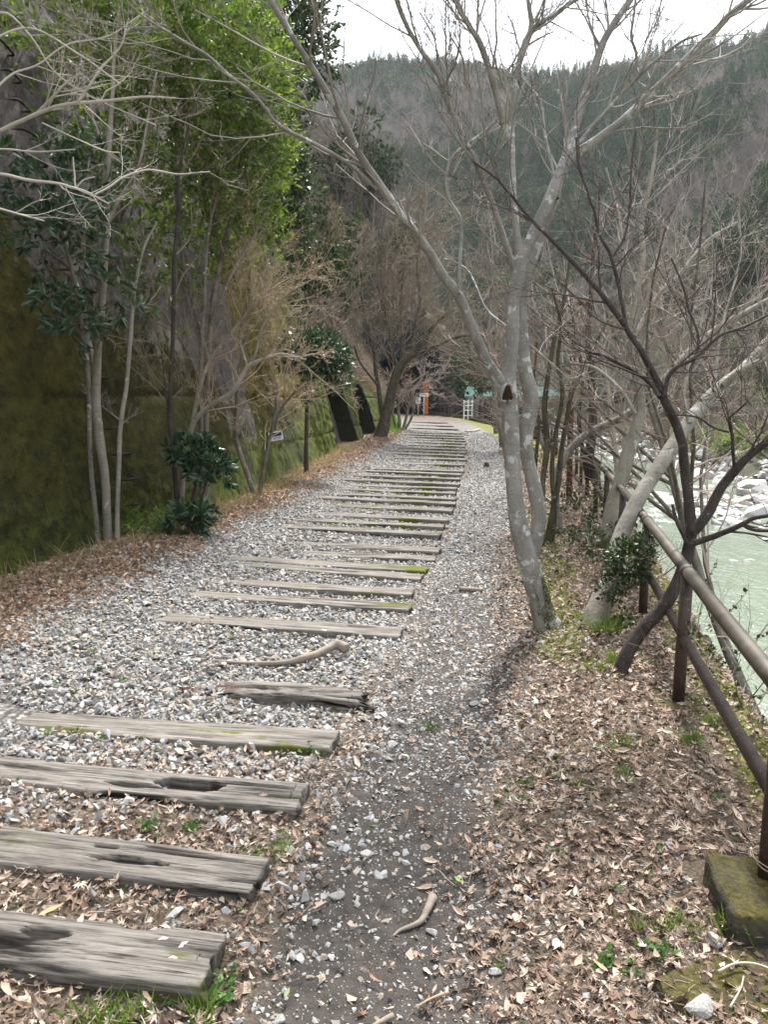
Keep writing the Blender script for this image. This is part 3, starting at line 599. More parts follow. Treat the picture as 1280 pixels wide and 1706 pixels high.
n = 66000; a = np.radians(g.uniform(-40, 38, n)); r = np.sqrt(g.uniform(22 ** 2, 370 ** 2, n)); x = r * np.sin(a); y = r * np.cos(a); z = HG(x, y)
fd = far_d(x, y); left = (x < XW(np.clip(y, -6, 60)) - 5.5) | ((y > 56) & (x < near_bank(y) - 3.5)) | ((y > 54) & (x < 3))
zh = z > -2.5
keep = zh & (((fd > 5) & (fd < 190)) | (left & (y > 24) & (fd < -18) & (x > -120)))
dens = np.where(fd > 0, np.interp(r, [60, 120, 330], [1, .9, .5]), .8); keep &= g.uniform(0, 1, n) < dens * .62
x, y, z = x[keep], y[keep], z[keep]; n = len(x); fd = fd[keep]
kn = fbm(x / 26, y / 26, 0, 4, 61); typ = np.where(kn > .20, 0, np.where(kn > .02, 1, 2)); rr_ = g.uniform(0, 1, n)
typ = np.where(rr_ < .16, 2, np.where(rr_ < .28, 1, typ)); typ = np.where((fd > 0) & (fd < 16), np.where(rr_ < .25, 1, 2), typ); typ = np.where((fd < 0) & (rr_ < .62), 2, typ)
idx = np.where(typ == 0, g.integers(0, 3, n), np.where(typ == 1, 3 + g.integers(0, 3, n), 6 + g.integers(0, 4, n)))
rot = np.stack([g.normal(0, .07, n), g.normal(0, .07, n), g.uniform(0, 6.28, n)], 1); s_ = g.uniform(.65, 1.15, n) * np.where((fd > 0) & (fd < 18), .55, 1)
print('forest', n)
scatter('hillside_forest', FP, np.stack([x, y, z - .2], 1), rot, s_, idx, 'distant mixed forest of dark conifers and bare grey trees covering the valley sides', 'forest')

# ================================================================== SLEEPERS
NUMW = 'first second third fourth fifth sixth seventh eighth ninth tenth eleventh twelfth thirteenth fourteenth fifteenth sixteenth seventeenth eighteenth nineteenth twentieth'.split()
def track_dir(y): d = (XR(y + .5) - XR(y - .5)); return math.atan2(-d, 1.0)      # rotation about z so that local +X crosses the track
def sleeper_mesh(L, Wd, Ht, seed, nx, ns, wear=1.0, moss=.3, ragged=.03, pit=None, broken=False):
    mb = MB(); th = np.linspace(0, 2 * math.pi, ns, endpoint=False) + .01
    c, s = np.cos(th), np.sin(th); p = 14.0
    rr = (np.abs(c) ** p + np.abs(s) ** p) ** (-1 / p)
    cy, cz = rr * c * Wd / 2, rr * s * Ht / 2
    xs = np.concatenate([[0, .004], np.linspace(.012, L - .012, nx), [L - .004, L]]) ; K = len(xs)
    X = np.repeat(xs[:, None], ns, 1); Yv = np.repeat(cy[None], K, 0); Zv = np.repeat(cz[None], K, 0)
    sc_ = np.ones(K); sc_[0] = sc_[-1] = .93; Yv = Yv * sc_[:, None]; Zv = Zv * sc_[:, None]
    g1 = fbm(X * 2.2, Yv * 38 + seed, Zv * 38, 4, seed); g2 = fbm(X * 6, Yv * 110 + seed, Zv * 110, 3, seed + 9)
    crack = np.clip((g1 - .16) * 5, 0, 1) * ss(-.35, .1, fbm(X * 1.5, Yv * 10, seed, 2, seed + 3)); crack2 = np.clip((g2 - .3) * 5, 0, 1)
    dep = wear * (.014 * crack + .004 * crack2) + .004 * fbm(X * 5, Yv * 12, Zv * 12, 3, seed + 5)
    nrm = norm(np.stack([np.zeros_like(Yv), np.sign(Yv) * np.abs(Yv / Wd) ** 6, np.sign(Zv) * np.abs(Zv / Ht) ** 6], -1))
    Yv = Yv - nrm[..., 1] * dep; Zv = Zv - nrm[..., 2] * dep
    Yv = Yv + .012 * fbm(X * 1.2, 0, seed, 3, 2) ; Zv = Zv + .008 * fbm(X * .9, 5, seed, 3, 2)
    X = X + ragged * np.where(X > L / 2, 1, -1) * fbm(Yv * 14, Zv * 14, seed, 3, 7) * (np.abs(X - L / 2) > L / 2 - .05)
    wt = np.zeros_like(X)
    if pit:
        for (px_, py_, lx, ly, dp) in pit:
            e = ((X - px_) / lx) ** 2 + ((Yv - py_) / ly) ** 2 + .6 * fbm(X * 8, Yv * 25, 0, 3, 77); k = ss(1.25, .75, e) * (Zv > Ht * .3); Zv = Zv - dp * k; wt = np.maximum(wt, k)
    if broken:
        t_ = X / L; q = ss(.42, .05, t_) * (.5 + .5 * fbm(X * 7, Yv * 20, 0, 4, 5) + .35) ; Zv = np.where(Zv > 0, Zv * (1 - .75 * np.clip(q, 0, 1)), Zv); Yv = Yv * (1 - .4 * ss(.3, .0, t_)) + .03 * np.sin(X * 5)
        Zv = np.where(Zv > 0, Zv - .03 * np.clip(fbm(X * 5, Yv * 30, 0, 4, 8) + .1, 0, 1), Zv); wt = np.clip(q * 1.4, 0, 1) * ss(-.4, .3, fbm(X * 9, Yv * 9, 0, 3, 2))
    mo = moss * ss(-.05, .45, fbm(X * 2.5, Yv * 9, Zv * 9, 4, seed + 30)) * 1.6 + .5 * moss * (Zv < Ht * .2)
    i = np.arange(K * ns).reshape(K, ns); a = i[:-1]; b = np.roll(a, -1, 1); d = i[1:]; c_ = np.roll(d, -1, 1)
    V = np.stack([X, Yv, Zv], -1).reshape(-1, 3); n0 = len(V); V = np.vstack([V, [[.006, 0, 0], [L - .006, 0, 0]]])
    T = [(n0, i[0, (j + 1) % ns], i[0, j]) for j in range(ns)] + [(n0 + 1, i[-1, j], i[-1, (j + 1) % ns]) for j in range(ns)]
    ext = lambda A, v: np.concatenate([A.ravel(), [v, v]])
    cr = np.clip((0 if broken else wt) * .93 + crack + .35 * crack2 + .6 * (np.abs(X - L / 2) > L / 2 - .006), 0, 1)
    mb.add(V, np.stack([a, d, c_, b], -1).reshape(-1, 4), [t[::-1] for t in T], crack=ext(cr * wear, .8), moss=ext(mo, 0), rot=ext(wt if broken else wt * 0, 0))
    # local origin: right end centre, sleeper runs to -X
    for v in mb.V: v[:, 0] -= L
    return mb.mesh('weathered_timber', M['wood'])
lab = ['grey sleeper nearest the camera with pink petals on its right end',
       'second sleeper from the bottom, split and grey with dark mossy patches along its middle',
       'third sleeper from the bottom, with a dark wet hollow in its top',
       'fourth sleeper from the bottom, long and straight with stones along both edges',
       'short broken sleeper with a rotten reddish left end, lying in gravel',
       'first sleeper beyond the twisted dead branch, half sunk in grey gravel',
       'long sleeper just beyond the first one past the twisted dead branch',
       'faded sleeper whose left half is buried under gravel, with moss at its right end']
sy = [1590, 1447, 1318, 1222, 1150, 1042, 1001, 977, 952, 940, 921, 908, 886, 872, 861, 846, 836, 828, 819, 811, 805, 796, 788, 783, 772, 763, 757, 752, 747, 742, 737, 733, 729, 725, 721, 714, 708, 703]
SL = []; far_variants = [sleeper_mesh(2.1, .2, .15, 200 + q, 60, 40, 1.0, .35) for q in range(5)]
for i_, py_ in enumerate(sy):
    yy = float(G(640, py_, .05)[1]); rz = track_dir(yy) + random.uniform(-.015, .015)
    if i_ < 12: rz += [.0, -.02, .0, .03, .04, .02, .02, .04, -.02, .03, .0, .0][i_]
    xr = float(XR(yy)) + (random.uniform(-.04, .04) if i_ > 4 else 0)
    if i_ == 0: me = sleeper_mesh(2.1, .215, .17, 101, 260, 120, 1, .35, pit=[(1.55, .03, .08, .02, .012), (1.95 - .6, -.02, .16, .02, .012)])
    elif i_ == 1: me = sleeper_mesh(2.1, .20, .16, 102, 260, 110, 1, .18, pit=[(1.62, -.01, .17, .018, .02), (1.5, .05, .05, .012, .01)])
    elif i_ == 2: me = sleeper_mesh(2.1, .20, .16, 103, 260, 110, 1, .2, pit=[(1.60, .012, .15, .04, .05), (1.85, .05, .18, .012, .02)])
    elif i_ == 4: me = sleeper_mesh(1.02, .17, .13, 104, 160, 90, 1.5, .12, ragged=.12, broken=True)
    elif i_ < 12: me = sleeper_mesh(2.1, .2, .15, 105 + i_, 140, 70, 1, .22 if i_ % 3 else .4)
    else: me = far_variants[i_ % 5]
    if i_ == 4: xr += .02
    if i_ < len(lab): lb = lab[i_]
    elif i_ < 20: lb = '%s sleeper beyond the twisted dead branch, grey with its right end clear of gravel' % NUMW[i_ - 5]
    elif i_ < 35: lb = '%s sleeper counting back from the one nearest the tunnel, thin and grey in the bend' % NUMW[min(19, 37 - i_)]
    else: lb = '%s half buried sleeper counting back from the tunnel mouth' % NUMW[37 - i_]
    zt = float(HG(xr - .4, yy)) + [-.02, -.03, -.03, -.025, -.02][min(i_, 4)] - .005
    if 5 <= i_: zt -= .012 if i_ < 12 else -.008
    if i_ == 4: zt += .03
    o = thing('railway_sleeper', lb, 'railway sleeper', (xr, yy, zt), 'old wooden sleepers left in the track', data=None)
    t_ = obj('timber', me, o); o.rotation_euler = (random.uniform(-.02, .02), random.uniform(-.006, .006) + (.018 if i_ > 4 else 0), rz); SL.append((xr, yy, rz, i_))
    if i_ == 2:
        mb = MB(); mb.add([(-.60, -.012, .048), (-.34, -.012, .048), (-.34, .04, .048), (-.60, .04, .048)], [(0, 1, 2, 3)]); obj('puddle', mb.mesh('puddle', M['wet']), o)
    if i_ == 0:
        for (a, b, r_) in ((-.14, -.02, .2), (-.125, .025, 1.0), (-.20, .045, .4)):
            mb = MB(); leaf_cards(mb, np.array([(a, b, .088)]), np.array([(math.cos(r_), math.sin(r_), .02)]), .035, .22, np.random.default_rng(2), 0); M.setdefault('petal', simple('pink_petal', (.75, .55, .55), .6, .1)); 
            tq = thing('fallen_petal', {-.14: 'pink petal lying nearest the front edge of the closest sleeper', -.125: 'larger pink petal near the right end of the closest sleeper', -.20: 'pale petal farther back on the closest sleeper top'}[a], 'petal', o.location, 'petals on the nearest sleeper', data=mb.mesh('petal', M['petal'])); tq.rotation_euler = o.rotation_euler

# ================================================================== GROUND COVER (uncountable)
g = np.random.default_rng(21)
def on_sleeper(x, y, pad=.0):
    m = np.zeros(len(x), bool)
    for (xr, yy, rz, i_) in SL:
        dx, dy = x - xr, y - yy; lx = dx * math.cos(rz) + dy * math.sin(rz); ly = -dx * math.sin(rz) + dy * math.cos(rz)
        lo = -.6 if i_ == 4 else (-1.8 if i_ == 3 else -2.1 if i_ < 4 else -1.55 - .25 * math.sin(i_ * 2.3))
        m |= (np.abs(ly) < .098 + pad) & (lx < .01 + pad) & (lx > lo)
    return m
def leaf_proto(kind, g):
    mb = MB()
    if kind < 4:                                        # maple: five to seven lobes, curled
        nl = 7 if kind % 2 else 5; V = [(0, 0, 0)]; cu = g.uniform(-.5, .8)
        for q in range(nl):
            a = (q - (nl - 1) / 2) * (2.2 / (nl - 1)) * 1.25; ln = 1 - .12 * abs(q - (nl - 1) / 2); b = a + 1.1 / nl * 1.25
            V.append((math.sin(a) * ln, math.cos(a) * ln, cu * ln * ln * .35 + g.normal(0, .12)))
            if q < nl - 1: V.append((math.sin(b) * .38, math.cos(b) * .38, g.normal(.03, .05)))
        V.append((.03, -.5, .1)); V.append((-.03, -.5, .1)); n = len(V)
        T = [(0, j + 1, j) for j in range(1, n - 3)] + [(0, n - 2, n - 1)]
        mb.add(np.array(V), None, T)
    elif kind < 7:                                      # long curled leaf
        K = 6; ts = np.linspace(0, 1, K); wd = .26 * np.sin(np.pi * ts ** .8) + .01; cu = g.uniform(.2, .9); V = []
        for t, w_ in zip(ts, wd):
            z = cu * (t - .5) ** 2; V += [(-w_, t * 1.6 - .8, z + w_ * g.uniform(.2, .9)), (0, t * 1.6 - .8, z), (w_, t * 1.6 - .8, z + w_ * g.uniform(.2, .9))]
        Q = [(3 * j + e, 3 * j + e + 1, 3 * j + e + 4, 3 * j + e + 3) for j in range(K - 1) for e in (0, 1)]; mb.add(np.array(V), Q)
    elif kind < 9:                                      # torn scrap
        V = g.normal(0, .35, (6, 3)) * np.array([1, 1, .45]); mb.add(V, None, [(0, 1, 2), (0, 2, 3), (0, 3, 4), (0, 4, 5)])
    else:                                               # bit of stalk
        P = np.stack([np.linspace(-1.3, 1.3, 5), g.normal(0, .15, 5), g.uniform(0, .18, 5)], 1); tubes(mb, P, np.full(5, .035), 3)
    return mb
lp = [proto(leaf_proto(q, g).mesh('leaf', M['leaf_fallen'], False)) for q in range(11)]
lpr = [proto(leaf_proto(q, g).mesh('leaf', M['leaf_red'], False)) for q in range(11)]
sp_ = [proto(stone_mesh('stone', M['gravel'], g, g.integers(9, 15), g.uniform(.5, .8), g.uniform(1.1, 1.5))) for _ in range(16)]
def cloud(n, y0, y1, t0, t1, pw=1.0):
    y = y0 + (y1 - y0) * g.uniform(0, 1, n) ** pw; t = g.uniform(t0, t1, n); return XR(y) + t, y
def place(name, pr, x, y, size, zoff, tilt, lb, ct, flat=False, kx=None, stack=0.0):
    n = len(x); z = HG(x, y) + zoff + g.uniform(0, 1, n) ** 2 * stack
    rot = np.stack([g.normal(0, tilt, n), g.normal(0, tilt, n), g.uniform(0, 6.28, n)], 1)
    idx = g.integers(0, len(pr), n) if kx is None else kx; print(name, n)
    return scatter(name, pr, np.stack([x, y, z], 1), rot, size, idx, lb, ct)
# ballast gravel
X1, Y1 = cloud(62000, 2.0, 12, -3.4, .35, 1.25); X2, Y2 = cloud(26000, 12, 30, -2.9, 1.2, 1.2); X = np.concatenate([X1, X2]); Y = np.concatenate([Y1, Y2])
mk_ = masks(X, Y); near = ss(3.3, 2.6, Y); pr_ = np.clip(mk_['gravel'] * 1.15 + .10 * (1 - mk_['slope']), 0, 1)
keep = (g.uniform(0, 1, len(X)) < pr_ * (1 - mk_['slope'])) & ~on_sleeper(X, Y, .0); X, Y = X[keep], Y[keep]; n = len(X)
s_ = g.lognormal(math.log(.0128), .42, n) * np.interp(Y, [3, 12, 30], [1, 1.15, 1.5])
place('ballast_gravel', sp_, X, Y, np.clip(s_, .004, .030), s_ * .05, .6, 'bed of grey and tan angular ballast stones between and beside the sleepers', 'gravel', stack=.02)
# path stones and grit
X, Y = cloud(52000, 1.45, 14, -.25, 1.45, 1.7); mk_ = masks(X, Y); t = X - XR(Y); pr_ = .16 + .84 * ss(.25, -.05, np.abs(t - .45) - .45) * ss(2.3, 4.2, Y + .5 * fbm(X * 3, Y * 3, 0, 3, 5)) + .15 * ss(.1, .3, np.abs(t - .5))
keep = (g.uniform(0, 1, len(X)) < pr_) & ~on_sleeper(X, Y, .01); X, Y = X[keep], Y[keep]; n = len(X)
s_ = np.clip(g.lognormal(math.log(.0068), .52, n), .0022, .028) * np.interp(Y, [2, 14], [.85, 1.7])
place('path_grit', sp_, X, Y, s_, s_ * .05, .35, 'small stones and grit trodden into the dark earth footpath', 'gravel')
# maple leaves on the right bank and between the near sleepers
X1, Y1 = cloud(44000, 1.25, 9, .35, 2.3, 1.35); X2, Y2 = cloud(15000, 9, 22, .9, 2.6, 1.2)
X = np.concatenate([X1, X2]); Y = np.concatenate([Y1, Y2]); t = X - XR(Y); m = masks(X, Y)
pr_ = ss(.55, 1.02, t + .2 * fbm(X * 3, Y * 3, 0, 3, 4)) * (1 - .55 * m['moss']) * (X < near_bank(Y) + .15) + .05
blk = (X > 1.02) & (X < 1.5) & (Y > 1.95) & (Y < 2.5)
keep = (g.uniform(0, 1, len(X)) < pr_) & ~on_sleeper(X, Y, 0) & ~(blk & (g.uniform(0, 1, len(X)) < .8)) & (X < near_bank(Y) + .3); X, Y = X[keep], Y[keep]; n = len(X)
s_ = np.clip(g.lognormal(math.log(.020), .48, n), .006, .046) * np.interp(Y, [2, 9, 20], [.95, 1.2, 1.7]); kk = g.choice(11, n, p=[.13, .13, .12, .12, .06, .06, .05, .11, .10, .06, .06])
place('leaf_litter_bank', lp, X, Y, s_, .006, .45, 'carpet of dry curled maple leaves on the bank beside the railing', 'fallen leaves', kx=kk, stack=.022)
X, Y = cloud(26000, 1.3, 5.2, -2.6, .45, 1.3); pr_ = ss(3.6, 2.6, Y + 1.0 * fbm(X * 2, Y * 2, 0, 3, 8) - .9 * (X - XR(Y) + .7) * (X > XR(Y) - .9)) * .95 * ss(.2, -.1, X - XR(Y) - .05) + .03
keep = (g.uniform(0, 1, len(X)) < pr_) & ~on_sleeper(X, Y, 0); X, Y = X[keep], Y[keep]; n = len(X); kk = g.choice(11, n, p=[.13, .13, .12, .12, .06, .06, .05, .11, .10, .06, .06])
place('leaf_litter_track', lp, X, Y, np.clip(g.lognormal(math.log(.021), .38, n), .008, .042), .008, .45, 'dry pinkish brown maple leaves gathered between the nearest sleepers', 'fallen leaves', kx=kk, stack=.025)
# reddish litter along the wall foot
X1, Y1 = cloud(30000, 3.2, 12, -3.6, -2.0, 1.1); X2, Y2 = cloud(22000, 12, 30, -3.3, -1.7, 1.2); X = np.concatenate([X1, X2]); Y = np.concatenate([Y1, Y2]); t = X - XR(Y)
pr_ = ss(-2.1, -2.5, t + .3 * fbm(X * 2.2, Y * 2.2, 0, 4, 41)) * (X > XW(Y) + .05) + .03
keep = g.uniform(0, 1, len(X)) < pr_; X, Y = X[keep], Y[keep]; n = len(X); s_ = np.clip(g.lognormal(math.log(.022), .35, n), .009, .045) * np.interp(Y, [4, 12, 28], [1, 1.3, 2.0]); kk = g.choice(11, n, p=[.12, .12, .11, .11, .06, .06, .05, .11, .10, .08, .08])
place('leaf_litter_wall', lpr, X, Y, s_, .01, .5, 'reddish brown dead leaves and straw along the foot of the mossy wall', 'fallen leaves', kx=kk, stack=.04)
# grass, moss and weeds
def blades(name, x, y, h, mat, lb, ct, spread=.35, n_per=9, wd=.06):
    mb = MB(); n = len(x); z = HG(x, y); S = np.repeat(np.stack([x, y, z], 1), n_per, 0) + np.c_[g.normal(0, .012, (n * n_per, 2)), np.zeros(n * n_per)]
    D = np.c_[g.normal(0, spread, (n * n_per, 2)), np.ones(n * n_per)]; L = np.repeat(h, n_per) * g.uniform(.5, 1.1, n * n_per)
    P, _ = grow(S, D, L, .002, 4, .12, -.12, g); sd_ = norm(np.cross(P[:, 1] - P[:, 0], g.normal(0, 1, (len(S), 3)))); w_ = (L * wd * .5)[:, None, None] * np.array([1, .9, .6, .08])[None, :, None]
    V = np.stack([P - sd_[:, None] * w_, P + sd_[:, None] * w_], 2).reshape(-1, 3); b = np.arange(len(S))[:, None, None] * 8 + np.arange(3)[None, :, None] * 2
    Q = (b + np.array([0, 1, 3, 2])[None, None]).reshape(-1, 4); mb.add(V, Q); return thing(name, lb, ct, kind='stuff', data=mb.mesh(name, mat, False))
X, Y = cloud(1500, 2, 14, .8, 2.2, 1.2); m = masks(X, Y); keep = (g.uniform(0, 1, len(X)) < m['moss'] * .8 + .06) & (X < near_bank(Y)); X, Y = X[keep], Y[keep]
blades('bank_grass', X, Y, g.uniform(.03, .07, len(X)), M['leaf_grass'], 'scattered fine green grass growing through the leaf litter beside the path', 'grass')
spots = [(1112, 1555, .09), (1035, 1540, .03), (1020, 1260, .07), (880, 1300, .04), (1160, 1250, .12), (1015, 1110, .12), (1010, 1060, .2), (990, 1120, .08), (1225, 1555, .1), (460, 1410, .07), (320, 1690, .09), (180, 1690, .1), (150, 1690, .09), (220, 1700, .09), (30, 1540, .05), (620, 1360, .03), (1000, 1320, .05), (950, 1300, .06), (1040, 1300, .06), (890, 1290, .05), (1180, 1210, .09), (1050, 1250, .08), (850, 1320, .04)]
X, Y, H_ = [], [], []
for a, b, h in spots:
    q = G(a, b); k_ = 5; X += list(q[0] + g.normal(0, .035, k_)); Y += list(q[1] + g.normal(0, .035, k_)); H_ += [h] * k_
blades('grass_tufts', np.array(X), np.array(Y), np.array(H_), M['leaf_grass'], 'bright green grass tufts beside the railing base and the nearest sleepers', 'grass', .5, 12, .05)
X = g.uniform(-3.7, .6, 5200); Y = g.uniform(26, 43, 5200); m = masks(X, Y); keep = m['grass'] > .4; X, Y = X[keep], Y[keep]
blades('verge_grass', X, Y, g.uniform(.10, .25, len(X)), M['leaf_grass'], 'bright green grass verge behind the leaning tree near the tunnel', 'grass', .5, 6, .12)
X, Y = cloud(1500, 4.5, 20, -3.9, -2.6, 1.0); keep = (X > XW(Y)) & (X < XW(Y) + .45); X, Y = X[keep], Y[keep]
blades('dry_straw', X, Y, g.uniform(.10, .30, len(X)), M['grass_dry'], 'dry tan straw and stalks along the foot of the mossy wall', 'dry grass', .7, 6, .03)
# low weed rosettes
mb = MB(); X, Y = cloud(900, 1.6, 7, -2.2, 2.1, 1.4); keep = ~on_sleeper(X, Y, -.01) & (np.abs(X - XR(Y) - .45) > .42) & (g.uniform(0, 1, len(X)) < .30); X, Y = X[keep], Y[keep]
S = np.repeat(np.stack([X, Y, HG(X, Y) + .012], 1), 7, 0) + g.normal(0, .012, (len(X) * 7, 3)) * np.array([1, 1, .2]); D = np.c_[g.normal(0, 1, (len(S), 2)), np.full(len(S), .45)]
leaf_cards(mb, S, D, g.uniform(.012, .028, len(S)), .36, g, .2)
for a, b, sz in ((520, 1250, .05), (365, 1650, .05), (375, 1620, .045), (720, 1195, .03), (240, 1375, .03), (320, 1372, .035), (1010, 1600, .04), (1100, 1600, .04), (250, 1375, .04), (430, 1420, .03), (1050, 1620, .03)):
    q = G(a, b); S = np.repeat(np.array([q[0], q[1], float(HG(q[0], q[1])) + .015])[None], 22, 0) + g.normal(0, .022, (22, 3)) * np.array([1, 1, .25]); leaf_cards(mb, S, np.c_[g.normal(0, 1, (22, 2)), np.full(22, .6)], sz * g.uniform(.5, .9, 22), .34, g, .2)
M['leaf_weed'] = leafmat('leaf_weed', [(.1, (.04, .10, .025)), (.6, (.08, .17, .04)), (.95, (.15, .25, .07))], .3)
thing('ground_weeds', 'tiny green weed rosettes among the leaves and sleeper ends', 'weeds', kind='stuff', data=mb.mesh('ground_weeds', M['leaf_weed'], False))
# moss cushions: fine upright scales hugging ground
X, Y = cloud(30000, 2.8, 14, .6, 2.2, 1.2); m = masks(X, Y); keep = (m['moss'] > .35) & (fbm(X * 9, Y * 9, 0, 3, 2) > -.1) & (X < near_bank(Y) + .02); X, Y = X[keep][:14000], Y[keep][:14000]
mb = MB(); S = np.stack([X, Y, HG(X, Y)], 1); leaf_cards(mb, S, np.c_[g.normal(0, .8, (len(S), 2)), np.full(len(S), .9)], g.uniform(.012, .03, len(S)), .22, g, .2)
M['moss_leaf'] = leafmat('moss_leaf', [(.1, (.10, .11, .02)), (.6, (.19, .20, .04)), (.95, (.30, .30, .08))], .3, .9, .1)
thing('moss_patches', 'yellow green moss patches along the right edge of the footpath', 'moss', kind='stuff', data=mb.mesh('moss_patches', M['moss_leaf'], False))

# ================================================================== RAILING
def pipe(name, pts, r, mat, parent, sides=16, n=4):
    mb = MB(); q = cat_rom(pts, n) if len(pts) > 2 else np.array(pts, float); tubes(mb, q, np.full(len(q), r), sides, True)
    return obj(name, mb.mesh(name, mat, True, parent.location if parent else (0, 0, 0)), parent)
fn = thing('pipe_railing', 'rusty brown two rail pipe fence along the river edge of the path', 'fence', (float(XF(2.24)), 2.24, 0))
RH = .70
py_l = [.66 + 1.58 * k for k in range(14)]
def fpt(y, h): return np.array([float(XF(y)), y, h])
topz = lambda y: RH + .04 - .01 * min(y, 12) / 4
pm_b = None
for k_, y in enumerate(py_l):
    p = fpt(y, 0); zb = -.06; lean = random.uniform(-.012, .012)
    pipe('post', [(p[0] + lean, y, zb), (p[0], y, topz(y) - .01)], .031, M['pipe_dark'], fn, 18)
for nm, hz, r, mt in (('top_rail', 0.0, .032, 'pipe_worn'), ('lower_rail', -.345, .026, 'pipe_dark')):
    for a, b in zip(py_l[:-1], py_l[1:]):
        ys_ = np.linspace(a, b, 5); pts = [(float(XF(v)) - (.0 if nm == 'top_rail' else .0), v, topz(v) + hz) for v in ys_]
        pipe(nm, pts, r, M[mt], fn, 18, 2)
        c = (float(XF(b)), b, topz(b) + hz); d_ = np.array(pts[-1]) - np.array(pts[-2]); d_ = d_ / np.linalg.norm(d_) * .035
        if nm == 'top_rail' : pipe('collar', [np.array(c) - d_, np.array(c) + d_], r + .003, M[mt], fn, 18)
# mossy footing blocks
def block_mesh(dx, dy, dz, seed):
    mb = MB(); n = 26; u = np.linspace(-1, 1, n)
    for ax in range(3):
        for sgn in (-1, 1):
            A_, B_ = np.meshgrid(u, u, indexing='ij'); P = np.empty((n, n, 3)); P[..., ax] = sgn; P[..., (ax + 1) % 3] = A_; P[..., (ax + 2) % 3] = B_
            L_ = (np.abs(P) ** 12).sum(-1, keepdims=True) ** (-1 / 12); P = P * L_ * np.array([dx, dy, dz]) / 2
            f = .022 * fbm(P[..., 0] * 11, P[..., 1] * 11, P[..., 2] * 11 + seed, 5, seed); P = P + norm(P / (np.array([dx, dy, dz]) / 2) ** 1) * f[..., None]
            i = np.arange(n * n).reshape(n, n); Q = np.stack([i[:-1, :-1], i[1:, :-1], i[1:, 1:], i[:-1, 1:]], -1).reshape(-1, 4); mb.add(P.reshape(-1, 3), Q if sgn > 0 else Q[:, ::-1])
    return mb.mesh('mossy_concrete', M['mossblock'])
bl = [('mossy concrete footing block of the nearest railing post', 2.19, .40, .33, .20, .015), ('moss covered footing of the second railing post from the camera', 3.86, .36, .30, .16, -.045), ('mossy footing of the railing post behind the ivy wrapped leaning tree', 5.42, .36, .28, .14, -.04)]
for q, (lb, y, dx, dy, dz, zz) in enumerate(bl):
    o = thing('footing_block', lb, 'concrete block', (float(XF(y)) + .03, y, zz), 'concrete footings of the railing', data=block_mesh(dx, dy, dz, q + 3)); o.rotation_euler = (0, .02, track_dir(y) * .8)
cb = thing('mossy_coping', 'yellow mossed concrete coping just outside the railing above the river', 'kerb', (0, 0, 0))
for q, y in enumerate(np.arange(2.9, 9, .86)):
    o = obj('coping_block', block_mesh(.15, .85, .3, 20 + q), cb); o.location = (float(XF(y)) + .29, y, -.14); o.rotation_euler = (0, 0, -math.atan(float(XF(y + .4) - XF(y - .4)) / .8))
# far picket fence
ff = thing('picket_fence', 'dark brown picket railing following the bend to the tunnel', 'fence', (float(XF(40)), 40, 0))
yy = 24.0; pk = []
mb = MB(); tubes(mb, np.array([(0, 0, -.1), (0, 0, .92)]), np.full(2, .026), 6, True); pkm = mb.mesh('picket', M['steel_dark'])
mb = MB(); tubes(mb, np.array([(0, 0, -.1), (0, 0, 1.05)]), np.full(2, .05), 8, True); pstm = mb.mesh('post', M['steel_dark'])
k_ = 0
while yy < 51.5:
    o = obj('post' if k_ % 6 == 0 else 'picket', pstm if k_ % 6 == 0 else pkm, ff); o.location = Vector((float(XF(yy)), yy, float(HG(XF(yy), yy)))) - ff.location
    yy += .34; k_ += 1
for hz in (.98, .55, .16):
    ys_ = np.arange(24, 51.6, 1.0); pipe('rail', [(float(XF(v)), v, float(HG(XF(v), v)) + hz) for v in ys_], .026, M['steel_dark'], ff, 6, 1)
kb = thing('kerb', 'pale mossy kerb line at the foot of the picket railing', 'kerb', (0, 0, 0)); mb = MB(); ys_ = np.arange(30, 51.8, .8)
P = np.array([(float(XF(v)) - .18, v, .04) for v in ys_]); 
for a, b in zip(P[:-1], P[1:]): d = b - a; mb.box((a + b) / 2, (.16, np.linalg.norm(d) * .98, .16), -math.atan2(d[0], d[1]))
obj('kerb_stones', mb.mesh('kerb_stones', M['mossblock'], False), kb, kind='stuff')
# white gate panel
c0 = G(780, 699, 0); gp = thing('white_gate_panel', 'small white lattice gate panel standing at the picket railing', 'gate', c0)
for q, dx in enumerate((-.24, 0, .24)): mb = MB(); mb.box((dx, 0, .52), (.055, .05, 1.06)); obj('upright', mb.mesh('upright', M['white_paint'], False), gp)
for hz in (.22, .50, .76, .95): mb = MB(); mb.box((0, -.03, hz), (.60, .03, .05)); obj('crossbar', mb.mesh('crossbar', M['white_paint'], False), gp)
gp.rotation_euler = (0, 0, R(18))
mb_ = thing('brown_board_fence', 'dark brown upright boards standing beyond the picket railing right of the white panel', 'fence', G(812, 702, -.2)); 
for q in range(4):
    mb = MB(); mb.box((-.4 + q * .28, 0, .65), (.12, .05, 1.25)); obj('board', mb.mesh('board', M['steel_dark'], False), mb_)
